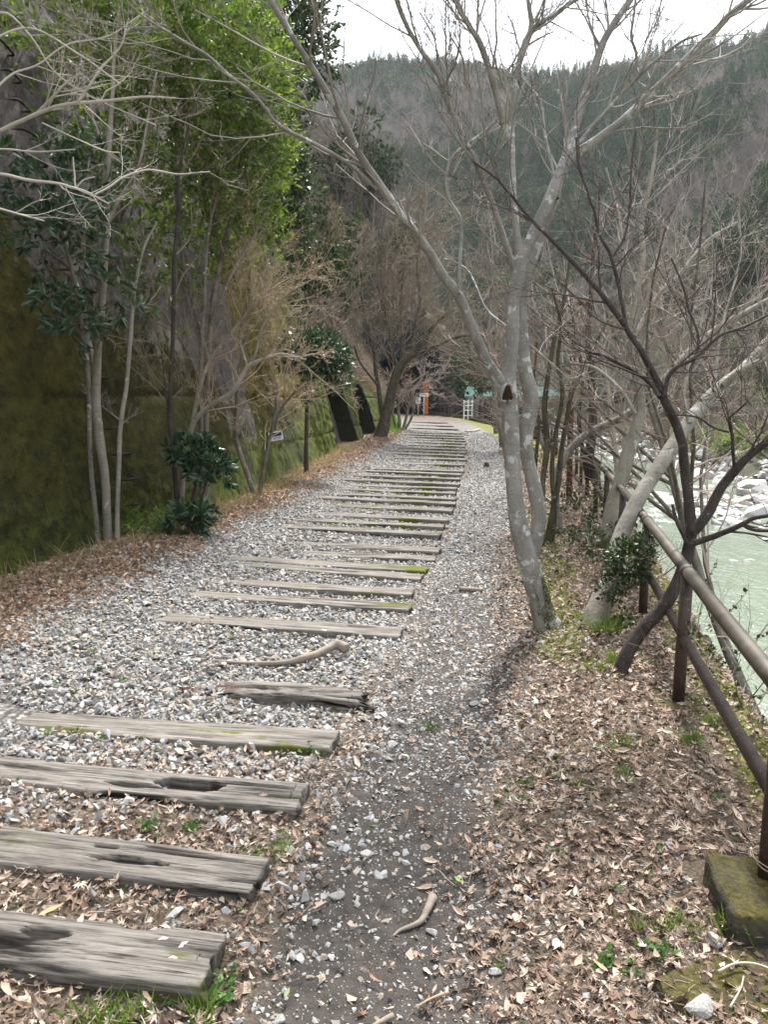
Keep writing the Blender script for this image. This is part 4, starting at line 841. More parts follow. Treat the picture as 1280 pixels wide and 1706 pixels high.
# notice boards
def signboard(lb, px, py0, py1, w_, Y, post_py, bars, nm='notice_board'):
    a = W(px - w_ / 2, py0, Y); b = W(px + w_ / 2, py1, Y); base = W(px, post_py, Y); base[2] = min(base[2], 0.05)
    t = thing(nm, lb, 'sign', base); W_, H_ = b[0] - a[0], a[2] - b[2]; cz = (a[2] + b[2]) / 2
    mb = MB(); mb.box((base[0], Y, cz), (W_, .03, H_)); obj('panel', mb.mesh('panel', M['white_paint'], False, base), t)
    mb = MB(); tubes(mb, np.array([(base[0], Y + .045, base[2] - .1), (base[0], Y + .045, a[2] - .03)]), np.full(2, .03), 8, True); obj('post', mb.mesh('post', M['galvanised'], True, base), t)
    for (fx, fz, fw, fh) in bars:
        mb = MB(); mb.box((base[0] + fx * W_, Y - .018, cz + fz * H_), (fw * W_, .004, fh * H_)); obj('lettering', mb.mesh('lettering', M['sign_ink'], False, base), t)
signboard('small white notice board on a post beside the tunnel mouth', 697, 662, 672.5, 8, 47.5, 687, [(-.05, .3, .6, .09), (0, .08, .7, .06), (-.02, -.08, .66, .06), (.02, -.22, .7, .06), (-.1, -.36, .5, .06)])
signboard('wide low white sign with a line of blurred lettering on the orange pillar', 706.5, 655, 660.5, 15, 47.0, 687, [(-.3, 0, .1, .4), (-.16, .02, .1, .4), (-.02, 0, .1, .44), (.12, .01, .1, .38), (.26, 0, .1, .42)], 'direction_sign')
# plate on the wall sapling
t = W(459.5, 726.5, 11.9); pl = thing('picture_plate', 'small tilted white plate with dark picture held on a sapling before the mossy wall', 'plate', t)
mb = MB(); mb.box((0, 0, 0), (.215, .008, .135)); obj('plate', mb.mesh('plate', M['white_paint'], False), pl)
mb = MB(); mb.box((.0, -.006, .026), (.185, .003, .055)); obj('picture', mb.mesh('picture', M['sign_dark'], False), pl); mb = MB(); mb.box((.015, -.006, -.028), (.13, .003, .05)); obj('caption_panel', mb.mesh('caption_panel', M['sign_lilac'], False), pl)
pl.rotation_euler = (0, R(-9), R(12))
# rusty signal on a pole
c = W(952, 745, 11.5); c[2] = min(c[2], -.1); top = W(962, 505, 11.5); sg = thing('rusty_signal', 'rusty old signal frame on a thin brown pole among the bare branches', 'signal', c)
pipe('pole', [c, W(953, 640, 11.5), W(957, 560, 11.5)], .045, M['rust'], sg, 8, 3)
a = W(960, 532, 11.5); 
for (dx, dz, wx, wz) in ((0, .22, .42, .05), (0, -.22, .42, .05), (-.2, 0, .05, .45), (.2, 0, .05, .45), (-.02, 0, .05, .42)):
    mb = MB(); mb.box(a + np.array([dx, 0, dz]), (wx, .05, wz)); obj('frame_bar', mb.mesh('frame_bar', M['rust'], False, sg.location), sg)
mb = MB(); th = np.linspace(0, 2 * math.pi, 17)[:-1]
for dd, rr_ in ((-.04, .12), (.04, .12)): pass
q = a + np.array([-.13, -.02, -.16]); tubes(mb, np.array([q + [0, -.05, 0], q + [0, .05, 0]]), np.full(2, .12), 16, True); obj('disc', mb.mesh('disc', M['knot_dark'], False, sg.location), sg)

# ================================================================== TREES
def tree_thing(nm, lb, ct, base, trunk_mb, crown_mb, tm, cm, group=None, extra=()):
    t = thing(nm, lb, ct, base, group)
    obj('trunk', trunk_mb.mesh('trunk', M[tm], True, base), t)
    if crown_mb is not None and crown_mb.n: obj('crown', crown_mb.mesh('crown', M[cm], False, base), t, kind='stuff')
    for nm2, mb2, m2 in extra:
        if mb2.n: obj(nm2, mb2.mesh(nm2, M[m2], False, base), t, kind='stuff')
    return t
def traced(nm, lb, ct, base_px, Y, limbs, tm, cm, tw=(10, .7, 3), big=12, seed=1, rmin=.0022, group=None, extra=(), rough=.05, trop=.05, ang=(.45, 1.1), nk=(5, 4), thin=.8):
    g = np.random.default_rng(seed); tb, cb_ = MB(), MB(); base = W(*base_px, Y); Ls = []
    for q, L in enumerate(limbs):
        pts, y0, y1 = L[0], L[1], L[2]; n_tw = L[3] if len(L) > 3 else tw[0]; t0 = L[4] if len(L) > 4 else .35
        P, r = limb(pts, y0, y1, 5, .006, seed * 10 + q, thin); tubes(tb, P, r, big if r[0] > .02 else 7, False, rough if r[0] > .02 else 0)
        if n_tw: twigs(cb_, P, r, g, n_tw, t0, tw[1], tw[2], 3, rmin, trop, ang, .13, nk)
        Ls.append((P, r))
    return tree_thing(nm, lb, ct, base, tb, cb_, tm, cm, group, extra), Ls, tb, cb_
D0 = 5.3
main_l = [
 ([(913, 1045, 66), (905, 1025, 54), (892, 975, 48), (879, 935, 47), (868, 890, 44), (860, 845, 38), (855, 790, 36), (853, 740, 37), (850, 690, 39), (846, 650, 42), (850, 610, 34), (855, 560, 30), (857, 500, 29), (866, 445, 34), (872, 425, 30)], D0, D0, 0),
 ([(882, 940, 30), (893, 900, 34), (898, 860, 34), (891, 815, 33), (880, 770, 31), (876, 725, 33), (883, 690, 36), (886, 665, 34), (876, 620, 31), (871, 570, 29), (869, 510, 28), (878, 460, 24), (897, 405, 24), (918, 350, 20), (932, 320, 16)], D0 + .1, D0 + .25, 0),
 ([(848, 648, 34), (828, 627, 26), (808, 595, 24), (787, 545, 23), (766, 495, 23), (740, 462, 22), (715, 420, 20), (690, 385, 20), (655, 340, 19), (628, 300, 18), (600, 258, 17), (575, 205, 16), (548, 160, 16), (515, 105, 14), (480, 50, 13), (450, 0, 12), (435, -40, 11)], D0, D0 - .9, 16, .3),
 ([(628, 315, 9), (590, 280, 9), (540, 248, 9), (490, 224, 8.5), (460, 203, 8), (430, 165, 8), (380, 125, 7), (345, 92, 7), (300, 66, 6), (265, 45, 5), (230, 20, 4), (200, -10, 3)], D0 - .45, D0 - .9, 12, .25),
 ([(872, 428, 24), (888, 392, 26), (912, 340, 27), (938, 280, 25), (955, 225, 20), (970, 175, 19), (990, 115, 18), (1012, 58, 16), (1050, 0, 15), (1065, -30, 13)], D0, D0 + .5, 14, .3),
 ([(938, 282, 18), (962, 255, 21), (990, 236, 20), (1035, 205, 19), (1075, 165, 18), (1110, 133, 17), (1150, 92, 16), (1190, 55, 15), (1220, 22, 14), (1255, -5, 13)], D0 + .2, D0 + .1, 14, .2),
 ([(945, 265, 9), (985, 215, 9), (1018, 178, 9), (1055, 138, 8.5), (1100, 96, 8), (1140, 68, 6), (1172, 56, 4)], D0 + .2, D0 - .2, 10, .2),
 ([(1055, 135, 7), (1062, 95, 7), (1053, 60, 6), (1058, 20, 5.5), (1062, -20, 5)], D0 + .1, D0, 5, .2),
 ([(868, 430, 16), (861, 380, 15), (856, 320, 15), (853, 250, 16), (852, 215, 15), (857, 170, 15), (864, 115, 14), (875, 72, 14), (886, 46, 13), (882, 10, 9), (878, -20, 8)], D0, D0 + .2, 12, .3),
 ([(887, 47, 9), (915, 30, 9), (940, 13, 9), (968, -5, 8)], D0 + .2, D0 + .2, 4, .2),
 ([(900, 50, 5), (905, 20, 4.5), (910, -15, 4)], D0 + .2, D0 + .2, 3, .2),
 ([(852, 245, 12), (842, 215, 15), (830, 170, 15), (818, 125, 15), (800, 72, 14), (785, 48, 13), (768, 20, 12), (758, -15, 12)], D0 + .1, D0 - .3, 10, .25),
 ([(795, 62, 5), (796, 30, 5), (797, -10, 4)], D0 - .1, D0 - .2, 3, .3),
 ([(860, 480, 15), (854, 440, 14), (840, 398, 14), (820, 335, 13), (806, 300, 13), (792, 268, 13), (775, 235, 12), (755, 190, 12), (740, 155, 12), (731, 125, 11), (708, 92, 11), (690, 65, 10), (672, 30, 10), (658, -10, 9)], D0 + .05, D0 - .6, 14, .25),
 ([(731, 128, 4), (728, 95, 4), (722, 60, 3.5), (700, 20, 3)], D0 - .4, D0 - .5, 4, .2),
 ([(765, 490, 9), (766, 440, 9), (769, 390, 8.5), (764, 358, 9), (750, 335, 8), (744, 305, 8), (750, 270, 7.5), (768, 247, 7), (790, 232, 6.5), (812, 215, 6), (826, 198, 5)], D0 - .3, D0 + .1, 9, .25),
 ([(785, 232, 5), (783, 180, 5), (785, 150, 6), (775, 130, 5), (770, 95, 4), (750, 60, 3)], D0, D0 - .1, 5, .2),
 ([(928, 330, 12), (935, 300, 10), (940, 250, 8), (942, 200, 6), (930, 150, 5)], D0 + .2, D0 + .6, 5, .2),
 ([(925, 300, 7), (908, 225, 7), (900, 170, 6), (870, 125, 5)], D0 + .2, D0 + .8, 6, .2),
 ([(866, 560, 6), (900, 590, 5), (930, 615, 4), (950, 640, 3)], D0 + .2, D0 + .9, 2, .3),
 ([(846, 545, 5), (810, 515, 5), (790, 470, 4.5), (775, 445, 3.5), (740, 430, 3)], D0, D0 + .6, 4, .2)]
M['moss_olive0'] = leafmat('trunk_moss', [(.1, (.035, .045, .008)), (.6, (.09, .105, .016)), (.95, (.18, .19, .03))], .2, .9, .1)
t_, Ls, _, _ = traced('lichen_tree', 'large grey twin trunked tree with pale lichen spots at the path edge', 'tree', (905, 1035), D0, main_l, 'bark_main', 'twig_grey', (8, .72, 3), 18, 3, .0015, nk=(6, 4), trop=.08, ang=(.35, .9), thin=.73)
base = np.array(t_.location)
# knot hollow and moss cushion on the main trunk
kp = W(846, 657, D0 - .075); mb = MB()
th = np.linspace(0, 2 * math.pi, 19); ring = np.stack([kp[0] + .045 * np.cos(th), np.full(19, kp[1] - .004), kp[2] + .062 * np.sin(th) - .012 * np.cos(th * 2)], 1); tubes(mb, ring, .012 + .006 * np.sin(th * 3), 7, False, .3); obj('knot_rim', mb.mesh('knot_rim', M['bark_main'], True, base), t_)
mb = MB(); u = np.linspace(0, math.pi, 9); v = np.linspace(0, 2 * math.pi, 15); U_, V_ = np.meshgrid(u, v, indexing='ij'); P = np.stack([kp[0] + .042 * np.sin(U_) * np.cos(V_), kp[1] + .008 + .02 * np.cos(U_), kp[2] + .058 * np.sin(U_) * np.sin(V_)], -1); P += .006 * fbm(P[..., 0] * 60, P[..., 1] * 60, P[..., 2] * 60, 3, 2)[..., None]
i = np.arange(P.shape[0] * P.shape[1]).reshape(P.shape[:2]); mb.add(P.reshape(-1, 3), np.stack([i[:-1, :-1], i[1:, :-1], i[1:, 1:], i[:-1, 1:]], -1).reshape(-1, 4)); obj('knot_hollow', mb.mesh('knot_hollow', M['knot_dark'], True, base), t_)
g = np.random.default_rng(5)
mb = MB(); n = 9000; P0, r0_ = Ls[0]; ii = g.integers(0, 12, n); f_ = g.uniform(0, 1, (n, 1)); ax_ = P0[ii] * (1 - f_) + P0[ii + 1] * f_; rr0 = r0_[ii] * (1 - f_[:, 0]) + r0_[ii + 1] * f_[:, 0]
th = g.uniform(0, 2 * math.pi, n); d = np.stack([np.cos(th), np.sin(th), np.zeros(n)], 1); hh_ = ax_[:, 2] - P0[0, 2]
kq = (fbm(ax_[:, 0] * 9 + d[:, 0] * 2.2, d[:, 1] * 2.2, ax_[:, 2] * 9, 4, 6) + .75 * np.cos(th + .6) - hh_ * 1.5 > .22) & (hh_ < .42); S = (ax_ + d * rr0[:, None] * .99)[kq]; leaf_cards(mb, S, d[kq] + g.normal(0, .5, S.shape), g.uniform(.006, .015, len(S)), .3, g); obj('moss_cushion', mb.mesh('moss_cushion', M['moss_olive0'], False, base), t_, kind='stuff')

# dark tree leaning over the railing
YD = 4.25
dark_l = [
 ([(1026, 1142, 34), (1045, 1090, 29), (1075, 1045, 27), (1105, 1012, 27), (1128, 975, 26), (1142, 935, 26), (1150, 900, 24), (1152, 868, 24), (1148, 830, 21), (1141, 780, 20), (1137, 740, 19), (1125, 702, 19), (1108, 668, 18), (1098, 640, 15), (1080, 605, 14), (1060, 570, 12), (1045, 548, 12), (1030, 525, 13), (1010, 500, 11), (985, 470, 10), (950, 430, 9), (915, 395, 8), (890, 370, 7), (860, 335, 6), (830, 300, 5), (790, 270, 4)], YD, YD + .3, 13, .5),
 ([(1158, 885, 22), (1180, 855, 22), (1200, 818, 20), (1220, 790, 20), (1250, 757, 18), (1285, 732, 17), (1320, 715, 15)], YD, YD - .2, 4, .5),
 ([(1150, 908, 13), (1180, 897, 13), (1210, 886, 12), (1240, 872, 11), (1262, 862, 9), (1290, 858, 8)], YD - .05, YD - .3, 3, .4),
 ([(1236, 872, 8), (1255, 882, 8), (1290, 884, 7)], YD - .2, YD - .3, 0),
 ([(1225, 788, 8), (1222, 750, 7), (1220, 722, 7), (1216, 700, 6), (1225, 688, 5), (1245, 672, 4)], YD - .1, YD - .2, 5, .2),
 ([(1216, 720, 5), (1190, 712, 4.5), (1160, 695, 4), (1120, 690, 3)], YD - .1, YD, 3, .2),
 ([(1145, 905, 9), (1130, 870, 8), (1120, 840, 6)], YD, YD + .1, 0),
 ([(1045, 548, 9), (1036, 500, 8), (1030, 470, 8), (1018, 425, 7.5), (1000, 390, 7), (990, 350, 6), (978, 315, 6), (965, 280, 5), (960, 230, 4)], YD + .2, YD + .6, 9, .2),
 ([(1020, 430, 6), (1040, 395, 5.5), (1050, 350, 5), (1052, 290, 4.5), (1060, 220, 4)], YD + .4, YD + .8, 7, .2),
 ([(1100, 662, 10), (1085, 640, 10), (1060, 620, 8), (1030, 605, 7), (1005, 592, 6), (975, 585, 5)], YD + .1, YD + .5, 5, .3),
 ([(1108, 660, 9), (1118, 620, 9), (1160, 595, 8), (1200, 560, 7), (1240, 545, 6), (1290, 520, 5)], YD + .1, YD + .2, 8, .2),
 ([(1150, 620, 7), (1160, 590, 7), (1165, 560, 6), (1150, 520, 5), (1140, 480, 4.5), (1120, 430, 4)], YD + .1, YD + .5, 6, .2)]
traced('leaning_dark_tree', 'dark thin tree leaning out over the railing with its fork above the river', 'tree', (1026, 1135), YD, dark_l, 'bark_dark', 'twig_dark', (9, .6, 3), 12, 9, .0019, nk=(5, 4), trop=.04, ang=(.4, 1.1))

# pale leaning tree with ivy
YP = 5.15
pale_l = [
 ([(988, 1058, 66), (1000, 1010, 56), (1018, 962, 48), (1030, 915, 42), (1045, 870, 38), (1068, 825, 36), (1092, 788, 34), (1118, 748, 34), (1142, 712, 32), (1170, 675, 30), (1200, 645, 26), (1232, 618, 22), (1262, 588, 20), (1290, 555, 18), (1330, 520, 16)], YP, YP + 1.6, 6, .6),
 ([(1205, 642, 15), (1235, 618, 16), (1262, 605, 14), (1290, 590, 13)], YP + 1.1, YP + 1.0, 3, .3),
 ([(1150, 705, 12), (1140, 660, 9), (1150, 610, 8), (1165, 560, 7), (1175, 500, 6), (1190, 440, 5), (1185, 380, 4)], YP + .9, YP + 1.6, 9, .2),
 ([(1190, 652, 10), (1195, 600, 8), (1205, 540, 7), (1222, 480, 6), (1235, 420, 5), (1230, 350, 4)], YP + 1.0, YP + 1.8, 9, .2)]
iv = MB(); g = np.random.default_rng(8)
for c_, rad_, n in ((W(1050, 935, YP - .05), (.16, .15, .17), 1100), (W(1020, 975, YP - .1), (.12, .12, .12), 350), (W(1075, 905, YP + .05), (.08, .1, .1), 250), (W(1040, 1040, YP), (.07, .1, .10), 200)):
    d = norm(g.normal(0, 1, (n, 3))); S = c_ + d * np.array(rad_) * g.uniform(.4, 1.05, (n, 1)); leaf_cards(iv, S, d + g.normal(0, .6, (n, 3)), g.uniform(.018, .042, n), .36, g, .25)
dd = MB(); S = W(1003, 965, YP - .1) + g.normal(0, .05, (70, 3)); P, r = grow(S, g.normal(0, 1, (70, 3)) + np.array([-.3, -.4, 0]), g.uniform(.06, .2, 70), .002, 4, .25, .1, g); tubes(dd, P, r, 3)
S = W(1085, 930, YP - .1) + g.normal(0, .05, (60, 3)); P, r = grow(S, g.normal(0, 1, (60, 3)) + np.array([.6, -.4, .5]), g.uniform(.08, .22, 60), .002, 4, .25, .1, g); tubes(dd, P, r, 3)
traced('ivy_wrapped_tree', 'pale leaning trunk wrapped in dark ivy, crossing the railing toward the river', 'tree', (988, 1050), YP, pale_l, 'bark_pale', 'twig_grey', (9, .7, 3), 16, 13, .0022, extra=(('ivy', iv, 'leaf_ivy'), ('dead_twigs', dd, 'twig_brown')), trop=.08, thin=.70)

YB = 7.3
traced('pale_curved_tree', 'pale curved trunk just outside the railing behind the ivy wrapped tree', 'tree', (1010, 905), YB, [
 ([(1008, 915, 40), (1015, 880, 38), (1022, 840, 36), (1035, 800, 36), (1046, 760, 34), (1058, 720, 30), (1066, 680, 28), (1065, 640, 26), (1058, 600, 24), (1055, 550, 20), (1062, 490, 17), (1072, 430, 14), (1070, 370, 12), (1085, 300, 9), (1095, 230, 7)], YB, YB + .6, 16, .4),
 ([(1060, 690, 10), (1035, 650, 9), (1010, 625, 8), (985, 610, 7), (950, 605, 5)], YB, YB + .4, 6, .2),
 ([(1058, 560, 10), (1090, 500, 9), (1130, 460, 8), (1180, 400, 6), (1230, 370, 5)], YB + .2, YB + .8, 9, .2),
 ([(1060, 470, 8), (1040, 420, 7), (1030, 350, 6), (1010, 280, 5)], YB + .4, YB + 1, 8, .2)], 'bark_pale', 'twig_grey', (9, .9, 3), 12, 17, .003, trop=.08, thin=.68)
traced('broken_pale_trunk', 'long pale diagonal limb rising to the right across the river thicket', 'tree', (1110, 640), 9.5, [
 ([(932, 888, 18), (926, 830, 17), (934, 775, 17), (975, 725, 16), (1045, 690, 16), (1100, 640, 15), (1150, 585, 15), (1200, 545, 14), (1245, 520, 13), (1290, 495, 12)], 8.6, 10.5, 10, .2),
 ([(1210, 540, 9), (1240, 560, 6), (1252, 535, 9)], 9.5, 9.5, 0), ([(1120, 610, 8), (1110, 560, 7), (1120, 500, 6), (1135, 440, 5)], 9.2, 9.9, 8, .2)], 'bark_mid', 'twig_pink', (10, 1.1, 3), 10, 19, .004, trop=.08)

# thin stems between the big tree and the railing
def clump(nm, lb, stems, Y, tm, cm, seed, tw=(7, .6, 3), rmin=.003, group=None, ct='tree', extra=()):
    L = []
    for q, s_ in enumerate(stems): L.append((s_, Y + .07 * q, Y + .07 * q + random.uniform(-.3, .5), tw[0], .35))
    return traced(nm, lb, ct, (stems[0][0][0], stems[0][0][1]), Y, L, tm, cm, tw, 8, seed, rmin, group, extra)
clump('multi_stem_sapling', 'clump of thin dark mossy stems directly right of the large lichen tree', [
 [(905, 912, 18), (903, 860, 13), (905, 800, 12), (912, 740, 13), (908, 680, 12), (915, 620, 10), (925, 560, 8), (940, 500, 7), (950, 430, 5)],
 [(912, 912, 16), (920, 860, 13), (930, 810, 12), (935, 760, 11), (945, 700, 10), (958, 640, 9), (985, 590, 8), (1010, 540, 6), (1040, 500, 5)],
 [(918, 905, 14), (925, 850, 10), (920, 790, 10), (925, 730, 9), (938, 660, 9), (930, 600, 8), (935, 540, 7), (920, 480, 5)],
 [(908, 905, 10), (895, 850, 8), (893, 780, 8), (898, 700, 7), (890, 640, 6), (895, 570, 5)]], 8.1, 'bark_mossy', 'twig_brown', 23)
clump('rough_stem_tree', 'dark rough forked trunks behind the mossy stem clump at the railing', [
 [(985, 800, 24), (983, 760, 21), (988, 715, 18), (988, 660, 17), (985, 610, 17), (980, 560, 13), (985, 500, 10), (990, 420, 9), (1000, 330, 6)],
 [(978, 790, 10), (970, 740, 9), (965, 690, 8), (972, 640, 7), (965, 580, 6)]], 9.6, 'bark_dark', 'twig_grey', 29, (12, 1.0, 3), .0035)
clump('slender_grey_tree', 'slender grey trunk left of the big tree beside the far path', [
 [(828, 722, 13), (826, 690, 11), (824, 650, 11), (822, 600, 9), (815, 540, 8), (820, 470, 7), (810, 400, 5)],
 [(836, 745, 9), (834, 715, 9), (831, 680, 9), (830, 640, 8), (838, 580, 6), (850, 520, 4)]], 21, 'bark_mid', 'twig_brown', 31, (14, 2.0, 3), .006)
clump('slender_grey_tree', 'slanting sapling whose thin trunk shows right against the big lichen trunk', [
 [(862, 800, 11), (848, 770, 10), (838, 735, 9), (832, 700, 8), (838, 650, 7), (848, 600, 6)]], 12.5, 'bark_mid', 'twig_brown', 33, (10, 1.4, 3), .0045)

# ---- saplings in front of the mossy wall
clump('wall_sapling', 'tall straight lichen spotted sapling in front of the wall step irons', [
 [(180, 930, 23), (178, 870, 19), (175, 800, 18), (167, 740, 20), (161, 690, 19), (160, 640, 18), (163, 580, 17), (168, 520, 16), (172, 460, 15), (176, 400, 14), (178, 340, 13), (180, 250, 12), (186, 170, 9), (190, 90, 7), (200, 10, 5)],
 [(163, 640, 12), (155, 600, 11), (146, 560, 11), (138, 510, 10), (122, 460, 9), (112, 420, 8), (105, 380, 6)],
 [(177, 375, 9), (200, 330, 8), (230, 280, 7), (245, 200, 5), (260, 120, 4)],
 [(176, 250, 7), (155, 200, 6), (140, 140, 5), (130, 60, 4)]], 7.55, 'bark_pale', 'twig_brown', 41, (7, .7, 3), .0026)
clump('wall_sapling', 'thin pale leaning stem immediately right of the tall wall sapling', [
 [(196, 922, 13), (195, 860, 10), (197, 790, 10), (199, 730, 10), (203, 690, 10), (211, 640, 9), (216, 580, 9), (220, 520, 8), (226, 470, 6), (240, 410, 5), (262, 370, 3)]], 7.5, 'bark_pale', 'twig_grey', 43, (5, .5, 3), .0024)
clump('wall_sapling', 'reddish dark upright sapling rising from the small rhododendron', [
 [(298, 880, 14), (292, 800, 11), (288, 760, 11), (283, 700, 10), (284, 640, 10), (287, 580, 9), (289, 500, 9), (290, 430, 8), (297, 350, 8), (298, 290, 7), (312, 220, 5), (330, 140, 4)],
 [(289, 740, 6), (280, 690, 6), (275, 640, 5), (268, 570, 4)]], 8.5, 'bark_dark', 'twig_brown', 47, (8, .8, 3), .0028)
clump('wall_sapling', 'brownish straight stem behind the small rhododendron', [
 [(336, 850, 12), (336, 790, 10), (335, 720, 10), (334, 640, 10), (336, 560, 9), (340, 500, 9), (342, 440, 8), (350, 370, 6), (372, 290, 5), (400, 230, 4)],
 [(335, 640, 6), (318, 600, 6), (300, 565, 5), (270, 520, 4), (240, 490, 3)]], 9.2, 'bark_mid', 'twig_brown', 53, (9, .9, 3), .003)
clump('arching_tree', 'pale tree arching to the right from the rhododendron with tan twig sprays', [
 [(300, 860, 13), (303, 820, 12), (305, 780, 12), (315, 730, 12), (325, 700, 11), (350, 675, 10), (385, 655, 10), (400, 632, 10), (415, 610, 10), (440, 598, 7), (470, 590, 6), (510, 600, 4)],
 [(318, 720, 9), (325, 680, 10), (333, 645, 9), (350, 600, 7), (390, 550, 6), (430, 500, 5), (480, 450, 4)],
 [(405, 625, 6), (425, 590, 6), (440, 540, 5), (480, 490, 4), (530, 460, 3)],
 [(412, 612, 5), (400, 560, 5), (420, 500, 4), (450, 430, 3)]], 8.9, 'bark_pale', 'twig_tan', 59, (13, .8, 4), .0026)
clump('arching_tree', 'low forked sapling with tan twigs at the wall foot near the picture plate', [
 [(428, 835, 14), (415, 800, 11), (403, 765, 10), (393, 730, 10), (394, 690, 9), (395, 650, 8), (400, 610, 7), (410, 560, 5), (440, 510, 4)],
 [(430, 832, 11), (438, 790, 9), (445, 750, 8), (455, 710, 7), (460, 670, 6), (464, 650, 5)],
 [(456, 715, 6), (470, 680, 6), (490, 655, 5), (512, 636, 4)]], 10.9, 'bark_mid', 'twig_tan', 61, (9, .9, 4), .0028)
g = np.random.default_rng(71)
iv = MB()
for c_, rad_, n in ((W(520, 585, 13.5), (.62, .5, .42), 2600), (W(560, 615, 13.5), (.30, .3, .42), 900), (W(490, 600, 13.5), (.35, .3, .25), 600), (W(510, 650, 13.5), (.14, .14, .3), 150)):
    d = norm(g.normal(0, 1, (n, 3))); S = c_ + d * np.array(rad_) * g.uniform(.3, 1.05, (n, 1)); leaf_cards(iv, S, d + g.normal(0, .6, (n, 3)), g.uniform(.05, .11, n), .24, g, .2)
clump('dark_evergreen_sapling', 'dark glossy evergreen sapling on a straight stem beside the far wall', [
 [(511, 796, 12), (510, 750, 9), (511, 700, 8), (512, 650, 8), (515, 610, 7), (520, 570, 5), (530, 530, 4)], [(513, 640, 5), (540, 610, 4), (560, 590, 3)], [(512, 625, 4), (490, 600, 4), (470, 580, 3)]], 13.5, 'bark_dark', 'twig_dark', 67, (7, .6, 3), .004, extra=(('foliage', iv, 'leaf_dark'),))
# leaning tree with moss foot and companions
traced('leaning_mossy_tree', 'tree leaning right over the track with a mossy green foot before the grass verge', 'tree', (632, 742), 24, [
 ([(628, 742, 34), (638, 715, 27), (644, 690, 23), (650, 665, 21), (656, 640, 20), (664, 618, 19), (676, 600, 17), (692, 582, 13), (708, 562, 10), (725, 540, 8), (748, 520, 6)], 24, 23.5, 22, .4),
 ([(640, 700, 12), (634, 670, 10), (630, 640, 9), (626, 615, 8), (622, 570, 7), (610, 530, 5), (600, 480, 4)], 24, 24.6, 14, .3),
 ([(628, 640, 5), (612, 620, 5), (598, 600, 4), (590, 575, 4)], 24, 24, 6, .2),
 ([(664, 615, 9), (655, 590, 8), (650, 555, 6), (640, 510, 5), (635, 450, 4)], 24, 24.5, 14, .2),
 ([(672, 602, 9), (700, 590, 8), (730, 575, 6), (770, 560, 5), (810, 560, 4)], 24, 22.5, 9, .2),
 ([(684, 590, 8), (690, 550, 7), (700, 500, 6), (695, 440, 5), (705, 380, 4)], 24, 24.5, 18, .2),
 ([(668, 608, 6), (670, 560, 6), (668, 500, 5), (675, 430, 4)], 24, 25, 14, .2)], 'bark_mossy', 'twig_brown', (16, 2.6, 4), 12, 73, .0065, trop=.06)
clump('pink_twig_shrub', 'bushy multi stemmed shrub with a pinkish twig crown beside the grass verge', [
 [(664, 722, 9), (666, 700, 7), (664, 680, 6), (672, 655, 5), (690, 635, 4), (715, 620, 3)], [(670, 722, 8), (676, 700, 6), (682, 675, 6), (690, 650, 5), (705, 630, 4)],
 [(672, 720, 6), (684, 700, 5), (690, 680, 5), (694, 660, 4), (720, 640, 3)], [(662, 720, 6), (655, 690, 5), (658, 660, 4), (665, 630, 3)]], 29.5, 'bark_mid', 'twig_pink', 79, (12, 1.1, 4), .006, ct='shrub')

# ---- bright evergreen above the saplings, dark laurel, rhododendron, ivy
def sprays(mb, tm, C_, D_, L, leafL, wd, g, per=14, ang=1.0, r=.0025, droop=0.0):
    P, Rr = grow(C_, D_, L, r, 6, .14, droop, g, .4); tubes(tm, P, Rr, 3); N = len(C_)
    t = g.uniform(.1, .999, (N, per)) * 4.999; i = t.astype(int); f = (t - i)[..., None]; ar = np.arange(N)[:, None]
    S = P[ar, i] * (1 - f) + P[ar, i + 1] * f; T = norm(P[ar, i + 1] - P[ar, i]); D = T * math.cos(ang) + norm(np.cross(T, g.normal(0, 1, T.shape))) * math.sin(ang) + np.array([0, 0, droop])
    leaf_cards(mb, S.reshape(-1, 3), D.reshape(-1, 3), (leafL * g.uniform(.6, 1.2, (N, per))).ravel(), wd, g, .25)
def blob(g, n, c, rad): d = norm(g.normal(0, 1, (n, 3))); return c + d * np.array(rad) * (g.uniform(0, 1, (n, 1)) ** .45), d
g = np.random.default_rng(101)
lf, tw_ = MB(), MB()
for (px, py, Yd, rx, rz, n) in ((400, 130, 9.5, 1.0, .95, 270), (430, 260, 10, .75, .75, 210), (330, 60, 9, 1.05, .7, 260), (250, 20, 8.8, .8, .55, 150), (330, 260, 9.6, .9, .8, 200), (420, 380, 10.4, .6, .5, 150), (465, 250, 10.5, .4, .8, 160), (470, 130, 10.5, .35, .7, 110), (380, 320, 10, .6, .5, 110), (480, 400, 11, .3, .4, 50), (290, 160, 9.4, .7, .7, 110), (450, 190, 10.3, .55, .9, 150), (150, 60, 8.6, .8, .6, 80), (250, 330, 9.2, .7, .6, 90), (330, 420, 9.6, .6, .5, 65), (400, 40, 10, .9, .6, 150), (220, 180, 9, .6, .6, 60), (300, 520, 9.3, .5, .35, 36), (250, 440, 9.0, .5, .4, 40), (190, 10, 9, .8, .4, 70), (110, 30, 8.2, .7, .5, 60), (200, 130, 8.6, .6, .6, 60), (240, 250, 8.8, .6, .6, 50), (60, 80, 8, .5, .5, 24)):
    c, d = blob(g, n, W(px - 28, py, Yd), (rx * .74, .8, rz)); sprays(lf, tw_, c, d * .7 + np.array([0, 0, .5]) + g.normal(0, .5, (n, 3)), g.uniform(.2, .5, n), .085 * g.uniform(.6, 1.4, (n, 1)), .15, g, 14, .75)
